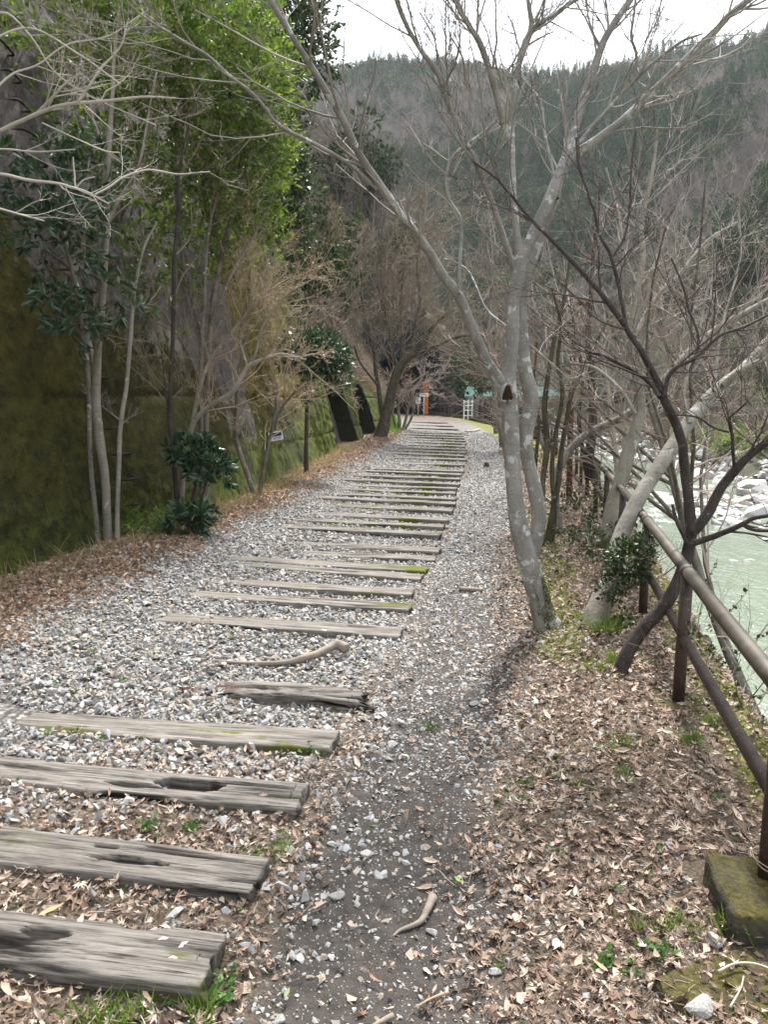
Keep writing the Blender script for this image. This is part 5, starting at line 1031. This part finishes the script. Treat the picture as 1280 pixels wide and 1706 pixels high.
tl = [([(345, 855, 14), (342, 760, 12), (345, 640, 12), (350, 540, 11), (366, 440, 10), (395, 330, 8), (425, 220, 6), (445, 120, 4)], 9.5, 10.2, 6, .4), ([(347, 600, 8), (320, 500, 8), (300, 400, 7), (292, 280, 6), (300, 160, 5), (310, 40, 3)], 9.5, 9.3, 5, .3), ([(352, 530, 7), (390, 450, 6), (430, 380, 5), (465, 300, 4)], 9.6, 10.4, 5, .3), ([(372, 420, 6), (340, 330, 5), (350, 200, 4), (370, 60, 3)], 9.8, 9.5, 5, .3)]
traced('bright_evergreen_tree', 'tall evergreen with bright yellow green narrow leaves hanging before the upper wall', 'tree', (345, 855), 9.5, tl, 'bark_mid', 'twig_brown', (6, .9, 2), 8, 103, .003, extra=(('foliage', lf, 'leaf_bright'), ('leaf_sprays', tw_, 'twig_brown')))
lf, tw_ = MB(), MB()
for (px, py, Yd, rx, rz, n) in ((70, 290, 6.9, .42, .22, 34), (40, 380, 6.8, .35, .16, 30), (120, 400, 6.9, .3, .2, 24), (110, 340, 7, .35, .25, 24), (130, 540, 7.0, .22, .13, 24), (90, 500, 6.9, .15, .08, 12), (190, 500, 7.2, .18, .22, 16), (160, 300, 7.1, .3, .3, 18)):
    c, d = blob(g, n, W(px, py, Yd), (rx, .3, rz)); sprays(lf, tw_, c, d * .6 + np.array([.1, 0, .3]) + g.normal(0, .4, (n, 3)), g.uniform(.1, .28, n), .11, .14, g, 13, .9, .003, -.08)
traced('dark_laurel_tree', 'dark blue green laurel with long drooping leaves in front of the step irons', 'tree', (150, 935), 7.2, [([(168, 938, 12), (158, 850, 11), (150, 760, 10), (148, 660, 10), (142, 580, 10), (130, 500, 9), (115, 430, 8), (95, 370, 6), (60, 330, 4)], 7.3, 7.0, 6, .5), ([(120, 450, 6), (80, 420, 5), (30, 390, 4)], 7.1, 6.9, 3, .3), ([(140, 570, 5), (130, 550, 4), (100, 520, 3)], 7.1, 7, 2, .3)], 'bark_mid', 'twig_brown', (5, .4, 2), 8, 107, .0025, extra=(('foliage', lf, 'leaf_dark'), ('leaf_sprays', tw_, 'twig_brown')))
lf, tw_ = MB(), MB()
for (px, py, Yd, rx, rz, n) in ((335, 765, 8.3, .27, .18, 46), (350, 790, 8.2, .2, .12, 24), (310, 870, 7.9, .2, .08, 24), (325, 855, 7.9, .15, .08, 16), (300, 745, 8.3, .12, .12, 10)):
    c, d = blob(g, n, W(px, py, Yd), (rx, .22, rz)); sprays(lf, tw_, c, d + np.array([0, 0, .4]), g.uniform(.05, .16, n), .115, .16, g, 14, 1.0, .003, -.03)
traced('rhododendron', 'small glossy dark green rhododendron at the foot of the arching pale tree', 'shrub', (315, 885), 8.1, [([(312, 890, 9), (318, 850, 8), (325, 810, 7), (335, 770, 5)], 8.1, 8.3, 3, .3), ([(318, 888, 8), (330, 850, 6), (345, 800, 4)], 8.1, 8.2, 2, .3)], 'bark_dark', 'twig_brown', (3, .2, 2), 6, 109, .003, extra=(('foliage', lf, 'leaf_dark'), ('leaf_sprays', tw_, 'twig_brown')))
# fern and litter heap at the wall foot
lf = MB(); c, d = blob(g, 60, W(235, 885, 7.9), (.35, .2, .06)); tw_ = MB(); sprays(lf, tw_, c, d * .7 + np.array([0, 0, 1.0]), g.uniform(.12, .3, 60), .06, .12, g, 18, 1.2, .002, -.1)
o = thing('fern_clump', 'small bright ferns growing at the wall foot right of the pale leaning stem', 'fern', W(235, 890, 7.9)); obj('fronds', lf.mesh('fronds', M['leaf_grass'], False, o.location), o, kind='stuff'); obj('stalks', tw_.mesh('stalks', M['twig_brown'], False, o.location), o, kind='stuff')
# ivy masses on the wall shoulder
def leafmass(nm, lb, ct, blobs, mat, leafL, wd, tmat='twig_brown', per=12, grp=None):
    lf, tw_ = MB(), MB(); b0 = None
    for (px, py, Yd, rx, ry, rz, n) in blobs:
        ce = W(px, py, Yd); b0 = ce if b0 is None else b0; c, d = blob(g, n, ce, (rx, ry, rz)); sprays(lf, tw_, c, d * .8 + np.array([0, 0, .35]) + g.normal(0, .4, (n, 3)), g.uniform(.15, .45, n), leafL, wd, g, per, .9, .004)
    o = thing(nm, lb, ct, b0, grp); obj('foliage', lf.mesh('foliage', M[mat], False, b0), o, kind='stuff'); obj('stems', tw_.mesh('stems', M[tmat], False, b0), o, kind='stuff')
leafmass('ivy_mass', 'dark ivy and evergreen mass hanging over the shoulder of the tall wall', 'ivy', ((470, 60, 15, 1.0, 1, 1.3, 420), (445, 160, 15, .6, .9, .8, 160), (488, 20, 15.5, .6, .9, .9, 180), (478, 320, 15.3, .35, .8, .9, 220), (490, 400, 15.5, .3, .8, .5, 120), (470, 240, 15, .4, .8, .7, 120)), 'leaf_ivy', .11, .24)
leafmass('evergreen_bush', 'evergreen bush on the slope above the arched part of the wall', 'bush', ((545, 400, 24, 1.3, 1.2, 1.0, 170), (560, 470, 26, 1.2, 1.2, .9, 130), (520, 450, 20, .7, .9, .8, 120)), 'leaf_far', .16, .3)
leafmass('evergreen_bush', 'large evergreen right of the stone wing wall above the white panel', 'bush', ((790, 620, 50, 1.6, 1.6, 1.3, 160), (770, 600, 56, 2, 2, 1.6, 140), (820, 610, 60, 2, 2, 1.3, 100)), 'leaf_far', .3, .28)
leafmass('bank_ivy', 'low dark glossy plants under the railing between the ivy wrapped tree and the stems', 'ivy', ((985, 895, 7.6, .22, .35, .03, 24), (995, 918, 6.9, .2, .3, .03, 18), (972, 858, 8.6, .22, .5, .04, 26), (960, 838, 9.6, .25, .5, .05, 22)), 'leaf_ivy', .045, .34)
leafmass('bank_ivy', 'trailing ivy sprigs hanging over the outer edge below the nearest railing', 'ivy', ((1170, 1060, 4.2, .12, .5, .1, 16), (1240, 1180, 3.3, .08, .4, .08, 12)), 'leaf_ivy', .03, .34)
# twigs beyond the railing close by
for q, (px, py, Yd, n, lb) in enumerate(((1200, 1110, 3.9, 9, 'thin reddish bare twigs reaching up behind the lower rail near the second post'), (1240, 1000, 4.6, 8, 'fine upright twigs standing against the water right of the dark forked tree'), (1130, 1010, 4.9, 7, 'fine twigs rising behind the railing beside the ivy clump'))):
    c = W(px, py + 60, Yd); mb = MB(); S = c + g.normal(0, .04, (n, 3)); P, r = grow(S - np.array([0, 0, .15]), g.normal(0, .5, (n, 3)) + np.array([.2, 0, 1.0]), g.uniform(.35, .75, n), .003, 8, .13, .03, g); tubes(mb, P, r, 4)
    S, D, L, r2 = kids(P, r, 6, .2, (.4, .9), .5, g, .6, .0012); P, r = grow(S, D, L, r2, 5, .12, .04, g); tubes(mb, P, r, 3)
    o = thing('bare_twig_shrub', lb, 'shrub', c); obj('stems', mb.mesh('stems', M['twig_pink' if q == 0 else 'twig_grey'], False, c), o, kind='stuff')
# pale branches of a tree standing left of the frame
YL = 4.6
wl = [
 ([(-150, 1120, 60), (-140, 900, 44), (-135, 700, 38), (-120, 500, 32), (-100, 400, 26), (-70, 300, 16), (-30, 235, 11), (0, 217, 9), (30, 203, 9), (62, 189, 8.5), (95, 178, 8), (128, 172, 7.5), (180, 168, 7), (235, 162, 5), (292, 164, 3)], YL, YL + .3, 8, .62),
 ([(60, 190, 6), (88, 160, 6), (110, 138, 5), (132, 122, 4)], YL + .25, YL + .2, 4, .3),
 ([(128, 172, 6), (150, 140, 5.5), (170, 112, 5), (190, 90, 4.5), (205, 70, 4), (215, 30, 3)], YL + .25, YL + .3, 6, .3),
 ([(-90, 360, 12), (-50, 292, 8), (0, 290, 7), (50, 300, 6.5), (100, 307, 6), (125, 313, 6), (155, 325, 4.5), (182, 340, 3)], YL, YL + .2, 6, .5),
 ([(158, 324, 4.5), (185, 310, 4.5), (205, 296, 4.5), (230, 286, 4), (255, 283, 4), (300, 290, 3.5), (350, 286, 3)], YL + .2, YL + .8, 4, .3),
 ([(125, 313, 4), (124, 290, 4), (120, 262, 3)], YL + .2, YL + .2, 0), ([(125, 313, 3.5), (140, 300, 3), (158, 294, 2.5)], YL + .2, YL + .2, 0),
 ([(-60, 330, 7), (0, 347, 5), (40, 358, 4), (73, 369, 3)], YL, YL + .1, 3, .4),
 ([(-60, 80, 8), (0, 20, 5), (50, 60, 4), (90, 120, 3.5), (150, 160, 3), (260, 208, 2.5)], YL, YL + .4, 5, .2),
 ([(-60, 120, 8), (0, 60, 5), (60, 50, 4.5), (130, 90, 4), (200, 140, 3)], YL - .2, YL + .3, 4, .2),
 ([(-50, 200, 6), (10, 130, 5), (60, 110, 4), (110, 75, 3.5), (180, 60, 3), (240, 20, 2.5)], YL - .1, YL + .4, 4, .2),
 ([(-40, 250, 6), (0, 248, 4), (60, 252, 3.5), (125, 250, 2.5)], YL, YL, 2, .3),
 ([(70, 205, 3.5), (120, 228, 3), (170, 250, 3), (200, 255, 2.5)], YL + .1, YL + .2, 3, .2)]
traced('overhanging_white_tree', 'pale bare tree at the left edge reaching in with white branches over the ladder', 'tree', (-150, 1120), YL, wl, 'twig_white', 'twig_white', (8, .36, 3), 8, 113, .0014, nk=(3, 3), trop=.05, ang=(.4, .95), rough=0, thin=.75)

# ---- middle distance bare trees: five kinds, copied
def mid_tree(seed, h, r0, cm, tm, spread, dens, rm, t0=.22):
    g = np.random.default_rng(seed); tb, cb_ = MB(), MB()
    ns = 1 if seed % 2 else 3; S = np.zeros((ns, 3)) + np.c_[g.normal(0, .08, (ns, 2)), np.zeros(ns)]; D = np.c_[g.normal(0, .16 if ns == 1 else .32, (ns, 2)), np.ones(ns)]
    P, r = grow(S, D, h * g.uniform(.6, .85, ns), r0 / ns ** .5, 12, .055, .02, g, .25); tubes(tb, P, r, 8)
    S, D, L, q = kids(P, r, int(12 / ns ** .5), t0, (spread * .6, spread), .5, g, .5, rm * 2.5); P, r = grow(S, D, L, q, 9, .09, .06, g, .3); tubes(tb, P, r, 5)
    S, D, L, q = kids(P, r, dens, .15, (.35, .9), .45, g, .5, rm); P, r = grow(S, D, L, q, 6, .11, .05, g); tubes(cb_, P, r, 3)
    S, D, L, q = kids(P, r, 6, .15, (.35, .9), .5, g, .6, rm); P, r = grow(S, D, L, q, 5, .13, .04, g); tubes(cb_, P, r, 3)
    return tb, cb_
kinds = []
KD = [('grey', 'twig_grey', 'bark_mid', .8), ('brown', 'twig_brown', 'bark_mid', .7), ('pinkish', 'twig_pink', 'bark_mid', .9), ('tan', 'twig_tan', 'bark_mid', .7), ('dark', 'twig_dark', 'bark_dark', .6), ('pale grey', 'twig_grey', 'bark_pale', .85)]
for q, (cn, cm, tm, sp__) in enumerate(KD):
    tb, cb_ = mid_tree(301 + q, 7.5, .085, cm, tm, sp__, 7, .0050)
    kinds.append((cn, tb.mesh('trunk', M[tm]), cb_.mesh('crown', M[cm], False)))
for q, (cn, cm, tm, sp__) in enumerate((('tall pale grey', 'twig_grey', 'bark_pale', .8), ('tall pinkish', 'twig_pink', 'bark_mid', .85), ('tall white', 'twig_white', 'bark_pale', .75))):
    KD.append((cn, cm, tm, sp__)); tb, cb_ = mid_tree(331 + q * 2, 10.5, .10, cm, tm, sp__, 10, .0042, .42); kinds.append((cn, tb.mesh('trunk', M[tm]), cb_.mesh('crown', M[cm], False)))
def put_tree(q, x, y, s, lb, grp, rz=None, tilt=(0, 0)):
    z = float(HG(x, y)) - .1; rz = random.uniform(0, 6.28) if rz is None else rz
    t = thing('bare_tree', lb, 'tree', (x, y, z), grp); t.rotation_euler = (tilt[0], tilt[1], rz); t.scale = (s,) * 3
    obj('trunk', kinds[q][1], t); obj('crown', kinds[q][2], t, kind='stuff')
rr = random.Random(5)
G1 = 'bare trees on the riverbank beyond the railing'
for (y, dx, q, s_t, wh) in ((7.4, 3.0, 7, .95, 'standing just outside the right edge, its crown over the dark forked tree'), (9.6, 3.9, 8, 1.0, 'beyond the right edge with its crown over the river'), (12.2, 4.9, 7, 1.0, 'at the right edge above the rapids'), (15, 6.2, 8, 1.0, 'at the right edge in front of the far bank'), (13, .9, 0, .8, 'close outside the railing beside the rusty signal'), 
    (16, 1.4, 6, .9, 'outside the railing behind the rough forked trunks'), (20, 1.2, 7, .9, 'outside the railing in the middle distance'), 
    ):
    put_tree(q, float(XF(y)) + dx, y, s_t, '%s bare tree %s' % (KD[q][0].replace('tall ', ''), wh), G1, tilt=(rr.uniform(-.12, .12), rr.uniform(-.22, .0) if y < 12 else rr.uniform(-.04, .10)), rz=0)
G2 = 'bare trees on the slope above the arched wall'
for q_ in range(34):
    y = rr.uniform(17, 46); dx = (rr.uniform(1.3, 9) if q_ % 3 else rr.uniform(.9, 3)) + max(0, y - 32) * .16; q = rr.choice([1, 1, 0, 3, 2, 4])
    put_tree(q, float(XW(y)) - dx - .2 * float(HW(min(y, 33))), y, rr.uniform(.6, .95), '%s bare tree on the litter covered slope %s' % (KD[q][0], 'just above the arched wall' if y < 26 else 'beyond the leaning mossy tree' if y < 38 else 'close before the tunnel'), G2, tilt=(0, rr.uniform(0, .25)))
for (x, y, q, s) in ((-3.5, 54.5, 3, .7), (-3.0, 53, 1, .8), (-1.5, 57, 2, .9)):
    put_tree(q, x, y, s, '%s scrubby bare tree overhanging the tunnel mouth' % KD[q][0], 'scrub over the tunnel', tilt=(.55, 0))
for (x, y, q, s) in ((-2.6, 27.5, 1, .7), (-2.9, 36, 1, .7), (-3.4, 42, 0, .8)):
    put_tree(q, x, y, s, '%s bare tree at the back of the green verge before the tunnel' % KD[q][0], 'bare trees behind the green verge', tilt=(0, .15))
# undergrowth on slopes (uncountable)
g = np.random.default_rng(55)
def bush_proto(g, mat, n=260):
    mb = MB(); P, r = grow(np.zeros((26, 3)) + g.normal(0, .05, (26, 3)), np.c_[g.normal(0, .7, (26, 2)), np.ones(26)], g.uniform(.5, 1.1, 26), .010, 6, .16, .0, g); tubes(mb, P, r, 3)
    S, D, L, q = kids(P, r, 5, .2, (.4, 1), .5, g, .6, .005); P, r = grow(S, D, L, q, 4, .15, 0, g); tubes(mb, P, r, 3); return mb.mesh('bush', M[mat], False)
def leafbush_proto(g, mat):
    mb = MB(); d = norm(g.normal(0, 1, (420, 3))); S = d * np.array([.6, .6, .5]) * g.uniform(.3, 1, (420, 1)) + np.array([0, 0, .35]); leaf_cards(mb, S, d + g.normal(0, .6, (420, 3)), g.uniform(.08, .16, 420), .3, g); return mb.mesh('leafy', M[mat], False)
M['bamboo'] = leafmat('bank_bamboo', [(.1, (.09, .13, .04)), (.6, (.16, .21, .07)), (.95, (.26, .30, .12))], .35)
UP = [proto(bush_proto(g, 'twig_brown')), proto(bush_proto(g, 'twig_pink')), proto(bush_proto(g, 'twig_tan')), proto(bush_proto(g, 'twig_brown')), proto(leafbush_proto(g, 'leaf_far')), proto(leafbush_proto(g, 'bamboo'))]
n = 5200; y = g.uniform(15, 58, n); y = np.where((y > 47) & (y < 53), y - 20, y); x = XW(np.clip(y, -6, 60)) - g.uniform(.35, 12, n) - .24 * HW(np.clip(y, -9, 33)); m = y > 53; x = np.where(m, g.uniform(-9, 6, n), x); pk = g.choice(6, n, p=[.3, .2, .24, .14, .09, .03])
kq = ~((y > 50) & (y < 55.5) & (x > -1.0)); x, y, pk = x[kq], y[kq], pk[kq]; n = len(x)
scatter('slope_undergrowth', UP, np.stack([x, y, HG(x, y) - .05], 1), np.stack([g.normal(0, .2, n), g.normal(.3, .2, n), g.uniform(0, 6, n)], 1), g.uniform(.5, 1.3, n), pk, 'tangled brown brush and dead vines covering the slope above the wall', 'brush')
n = 900; y = g.uniform(22, 60, n); x = near_bank(y) + g.uniform(.25, 3.5, n); pk = g.choice(6, n, p=[.28, .26, .16, .2, .07, .03]); z = HG(x, y)
scatter('riverbank_brush', UP, np.stack([x, y, z - .05], 1), np.stack([g.normal(0, .2, n), g.normal(0, .2, n), g.uniform(0, 6, n)], 1), g.uniform(.35, .8, n), pk, 'bare brown and pinkish brush on the steep bank below the railing', 'brush')
n = 12000; y = g.uniform(5, 135, n); x = g.uniform(5, 60, n); fd = far_d(x, y); kp_ = (fd > 2.0) & (fd < 26) & (fbm(x / 3, y / 3, 0, 3, 3) > -.35); x, y, fd = x[kp_], y[kp_], fd[kp_]; n = len(x)
pk = np.where((fbm(x / 7, y / 7, 0, 3, 12) > .05), 5, g.choice(6, n, p=[.26, .24, .16, .16, .12, .06])); print('far brush', n)
scatter('far_bank_brush', UP, np.stack([x, y, HG(x, y) - .1], 1), np.stack([g.normal(0, .2, n), g.normal(0, .2, n), g.uniform(0, 6, n)], 1), g.uniform(.9, 2.2, n), pk, 'brush and pale green bamboo grass along the far river bank', 'brush')

# moss cushions standing off the wall (uncountable)
for nm, n, hr, y1, mt, sz, lb in (('wall_moss_low', 34000, 1.1, 19, 'moss_bright', .026, 'bright green moss cushions along the foot of the tall wall'), ('wall_moss_high', 60000, 3.8, 13.5, 'moss_olive', .028, 'dark olive moss cushions over the lower face of the tall wall')):
    M[mt] = leafmat(mt, [(.1, (.03, .045, .008)), (.6, (.085, .11, .016)), (.95, (.20, .23, .035))] if 'bright' in mt else [(.1, (.016, .016, .004)), (.6, (.075, .072, .012)), (.95, (.20, .18, .030))], .2, .9, .1)
    y = g.uniform(4.2, y1, n); h = hr * g.uniform(0, 1, n) ** (1.8 if 'bright' in mt else 1.0); k_ = fbm(y * 2.3, h * 2.3, 0, 4, 91 + int(hr)) > (-.05 if 'bright' in mt else .0)
    k_ &= (h < np.interp(y, [5, 7, 8, 8.7, 11.2, 12.1, 13], [4.4, 3.4, 2.75, 2.4, 1.5, .9, 9]) + .2); y, h = y[k_], h[k_]; n = len(y)
    off = .045 * fbm(y * 1.4, h * 1.4, 0, 5, 51) + .035 * fbm(y * 7, h * 7, 0, 4, 52); S = np.stack([XW(y) - BAT * h + off - .008, y, h + .03], 1)
    mb = MB(); leaf_cards(mb, S, np.array([1.0, -.2, -.35]) + g.normal(0, .8, (n, 3)), g.uniform(.5, 1.3, n) * sz * np.interp(y, [4, 19], [.8, 1.6]), .3, g, .2)
    thing(nm, lb, 'moss', kind='stuff', data=mb.mesh(nm, M[mt], False))

# ================================================================== RIVER ROCKS
bm_ = [stone_mesh('boulder', M['rock'], g, 22, .6, 1.2, True) for _ in range(7)]
big = [(1108, 838, 66, 'large pale grey boulder in the rapids, behind the ivy wrapped trunk'), (1064, 840, 36, 'rounded boulder left of the largest one in the rapids'), (1027, 765, 36, 'white angular boulder at the far water edge seen between the trunks'), (1000, 757, 30, 'pale boulder left of the white angular one at the far water edge'),
 (1190, 792, 44, 'broad flat topped boulder at the foot of the far bank'), (1181, 812, 24, 'small pale boulder between the flat boulder and the gravel bar'), (1160, 814, 26, 'low white rock sheet just left of the small pale boulder'), (1178, 838, 34, 'pale wedge boulder in the water by the dark tree fork')]
for q, (px, py, wd, lb) in enumerate(big):
    p = G(px, py, WATER - .05); s = wd / FPX * p[1] / 2; o = thing('river_boulder', lb, 'boulder', p, 'boulders in the river', data=bm_[q % 7]); o.scale = (s * 1.0, s * .9, s * .75); o.rotation_euler = (0, 0, q * 1.3)
for q, (px, py, wd) in enumerate(((1215, 868, 40), (1200, 880, 26), (1235, 872, 34), (1256, 830, 40), (1275, 845, 36), (1240, 822, 30), (1226, 842, 26), (1262, 862, 30), (1275, 880, 34), (1239, 805, 30), (1222, 798, 22), (1262, 806, 28), (1128, 780, 18), (1146, 782, 22), (1160, 788, 24), (1090, 768, 18), (1074, 764, 22), (1058, 758, 20), (1104, 772, 16), (1212, 810, 18), (1280, 822, 30), (1290, 900, 40), (1250, 935, 30), (1222, 935, 22))):
    p = G(px, py, WATER - .02); s = wd / FPX * p[1] / 2; o = thing('river_boulder', 'pale grey boulder of the rocky bar at the far side of the rapids', 'boulder', p, 'boulders in the river', data=bm_[q % 7]); o.scale = (s, s * .9, s * .7); o.rotation_euler = (0, 0, q * 2.1)
RK = [proto(stone_mesh('rock', M['rock'], g, 14, .65, 1.2)) for _ in range(6)]
n = 9000; y = g.uniform(8, 125, n); x = g.uniform(6, 32, n); fd = far_d(x, y); kp_ = (fd > -1.6) & (fd < 3.4) & (g.uniform(0, 1, n) < .9); b2 = (np.abs(y - 39 - .35 * (x - 14)) < 5) & (x > 15) & (fd < 0) & (g.uniform(0, 1, n) < .75); kp_ |= b2; x, y = x[kp_], y[kp_]; n = len(x); print('rocks', n)
s_ = g.lognormal(math.log(.26), .6, n).clip(.08, 1.1)
scatter('river_rocks', RK, np.stack([x, y, np.maximum(HG(x, y), WATER - .05) + s_ * .1], 1), np.stack([g.normal(0, .3, n), g.normal(0, .3, n), g.uniform(0, 6, n)], 1), s_, g.integers(0, 6, n), 'countless pale stones lining the far water edge and the rapids', 'rocks')

# ================================================================== SMALL THINGS ON THE GROUND
def on_ground(px, py, dz=0.0): p = G(px, py, 0); p[2] = float(HG(p[0], p[1])) + dz; return p
sm_ = [stone_mesh('stone', M['stone'], g, 16, .62, 1.25, True) for _ in range(5)]
for q, (px, py, wd, lb) in enumerate(((825, 1590, 26, 'squarish pale stone on the leaves near the bottom middle'), (881, 1477, 22, 'smooth light grey stone among leaves right of the dark path'), (560, 1473, 32, 'flat pale stone with a leaf on it beside the dark earth'), (1190, 1582, 38, 'grey stone just below the nearest mossy footing block'), (1168, 1696, 62, 'large pale stone at the bottom edge of the picture, right side'), (830, 1690, 30, 'light stone at the bottom edge right of the dark path'), (920, 1253, 28, 'bluish grey stone on the leafy bank below the grass tuft'), (720, 1520, 24, 'rounded stone beside the exposed root in the path'), (512, 1450, 18, 'small white stone right of the second sleeper end'), (874, 1575, 24, 'dark stone beside the squarish pale stone'), (465, 1675, 30, 'pale stone near the end of the closest sleeper'), (552, 1392, 18, 'white rounded pebble beside the third sleeper end'), (740, 1620, 14, 'tiny white stone in the dark earth'), (600, 1672, 16, 'small pale stone lying in the dark earth near the bottom'), (1000, 1180, 20, 'grey stone on the bank beside the leaning dark tree foot'), (790, 1155, 22, 'dark stone at the left edge of the moss patch'))):
    p = on_ground(px, py); s = wd / 2 * MPP(px, py, p[1]) ; p[2] += s * .3; o = thing('loose_stone', lb, 'stone', p, data=sm_[q % 5]); o.scale = (s, s * .85, s * .8); o.rotation_euler = (.1, .05, q * 1.7)
def big_leaf(lb, px, py, L_, wd, col, rz, dz=.03, kind=None):
    p = on_ground(px, py, dz); gg = np.random.default_rng(int(px)); mb = leaf_proto(4 if kind is None else kind, gg)
    key = 'leafcol_%02d_%02d_%02d' % tuple(int(c * 99) for c in col)
    if key not in M: M[key] = simple('leaf_colour', col, .7, .2, 30, .3)
    o = thing('fallen_leaf', lb, 'leaf', p, data=mb.mesh('fallen_leaf', M[key], False)); s = L_ / 2 * MPP(px, py, p[1]) ; o.scale = (s * wd, s, s * .5); o.rotation_euler = (.1, .1, rz)
big_leaf('long orange brown leaf between the closest and second sleepers', 86, 1533, 50, .8, (.55, .33, .18), -.9, .05)
big_leaf('pinkish brown oval leaf between the closest and second sleepers', 135, 1546, 34, 1.1, (.50, .33, .27), .1, .045)
big_leaf('fresh green leaf lying right of the dark earth path', 763, 1443, 22, 1.2, (.16, .36, .07), .6, .02)
big_leaf('pale green leaf on the gravel path in the middle distance', 675, 1246, 20, 1.3, (.35, .48, .30), 1.1, .02)
big_leaf('dark purple leaf lying on the end of the third sleeper', 440, 1365, 22, 1.3, (.22, .15, .16), .3, .12, 1)
big_leaf('pale leaf on the sleeper just beyond the twisted branch', 540, 1057, 14, 1.4, (.5, .56, .46), .9, .06)
big_leaf('olive green oval leaf at the bottom beside the weeds', 478, 1642, 26, 1.1, (.20, .26, .12), -.3, .03)
big_leaf('pink oval leaf on the right bank among brown leaves', 1062, 1415, 28, 1.0, (.55, .36, .31), 1.3, .03)
big_leaf('rolled tan leaf on the bank near the bottom right', 1000, 1615, 40, .8, (.42, .28, .17), .7, .03)
big_leaf('yellow leaf lying on the grey gravel at the left', 212, 1028, 14, 1.4, (.72, .62, .12), .4, .05)
def stick(nm, lb, ct, pts, r0, r1, mat, dz=.02, sides=7, sub=0, rough=.15):
    w3 = np.array([on_ground(a, b, dz + (c if True else 0)) for a, b, c in pts]); q = cat_rom(w3, 5); r = np.linspace(r0, r1, len(q)); mb = MB(); tubes(mb, q, r, sides, True, rough)
    if sub: gg = np.random.default_rng(4); twigs(mb, q, r, gg, sub, .1, .22, 2, 3, .0015, .0, (.3, .8))
    return thing(nm, lb, ct, (0, 0, 0), data=mb.mesh(nm, M[mat]))
stick('dead_branch', 'twisted grey dead branch lying on the gravel with a knobbly right end', 'branch', [(578, 1090, .05), (560, 1087, .07), (540, 1094, .055), (505, 1103, .04), (470, 1106, .02), (420, 1107, .015), (358, 1106, .01)], .034, .008, 'drift', .01, 12, 0, .3)
stick('exposed_root', 'forked brown root lying on the dark path with leaves around', 'root', [(722, 1468, .012), (712, 1490, .015), (700, 1507, .01), (668, 1518, .004), (655, 1528, .002)], .016, .003, 'drift', .004, 8)
stick('fallen_twig', 'bundle of tan splinters on the dark earth near the bottom middle', 'stick', [(748, 1622, .01), (720, 1632, .012), (690, 1645, .006)], .005, .002, 'twig_tan', .006)
stick('fallen_twig', 'short pale stick at the bottom edge on the dark earth', 'stick', [(655, 1660, .01), (632, 1672, .012), (606, 1684, .006)], .009, .004, 'drift', .006)
stick('fallen_twig', 'long bare twig curving across the leaves in the bottom right corner', 'stick', [(1195, 1645, .02), (1225, 1636, .03), (1262, 1638, .03), (1300, 1650, .02)], .004, .003, 'twig_white', .01)
stick('fallen_twig', 'thin pale twig pointing up from the bottom right corner', 'stick', [(1215, 1706, .02), (1232, 1680, .03), (1237, 1664, .04)], .003, .002, 'twig_white', .01)
stick('plank_scrap', 'short dark plank scrap lying across the gravel footpath', 'plank', [(766, 973, .01), (785, 973, .015), (804, 973, .01)], .02, .018, 'drift', .01, 6)
stick('fallen_branch', 'pale fallen branch across the far footpath near the bend', 'branch', [(776, 718, .03), (790, 717, .04), (800, 715, .03)], .05, .03, 'twig_white', .02, 6)
p = on_ground(811, 773); mb = MB(); q = np.array([p + [0, 0, -.03], p + [0, 0, .05], p + [.005, 0, .11]]); tubes(mb, q, np.array([.075, .062, .05]), 12, True, .2); o = thing('tree_stump', 'small dark stump standing in the middle of the far footpath', 'stump', p); obj('stump', mb.mesh('stump', M['bark_dark'], False, p), o)
mb = MB(); tubes(mb, np.array([p + [.005, 0, .108], p + [.005, 0, .122]]), np.array([.052, .048]), 12, True, .2); obj('cut_top', mb.mesh('cut_top', M['drift'], False, p), o)
# wire coil round the nearest post, mossy slab in the corner
mb = MB(); th = np.linspace(0, 4 * math.pi, 60); yb = 2.24; P = np.stack([float(XF(yb)) + (.05 + .006 * np.sin(th * 1.7)) * np.cos(th), yb + (.062 + .006 * np.cos(th * 2.3)) * np.sin(th), .165 + .012 * np.sin(th * .8)], 1); tubes(mb, P, np.full(60, .0022), 5)
thing('wire_coil', 'thin tan wire coil lying round the foot of the nearest railing post', 'wire', (0, 0, 0), data=mb.mesh('wire_coil', M['twig_tan']))
p = on_ground(1240, 1690, -.02); o = thing('mossy_slab', 'flat green mossed slab under leaves in the bottom right corner', 'slab', p, data=block_mesh(.34, .34, .07, 9)); o.rotation_euler = (0, 0, .4)

# ================================================================== HAZE
mb = MB(); mb.box((0, 0, 116), (830, 830, 246)); k = bpy.data.materials.new('haze'); k.use_nodes = True; k.node_tree.nodes.clear()
a = k.node_tree.nodes.new('ShaderNodeOutputMaterial'); b = k.node_tree.nodes.new('ShaderNodeVolumePrincipled'); b.inputs['Color'].default_value = (.88, .94, 1, 1); b.inputs['Density'].default_value = .00024; b.inputs['Anisotropy'].default_value = .25
k.node_tree.links.new(b.outputs[0], a.inputs['Volume']); hz = thing('haze', None, None, kind='stuff', data=mb.mesh('haze', k, False))
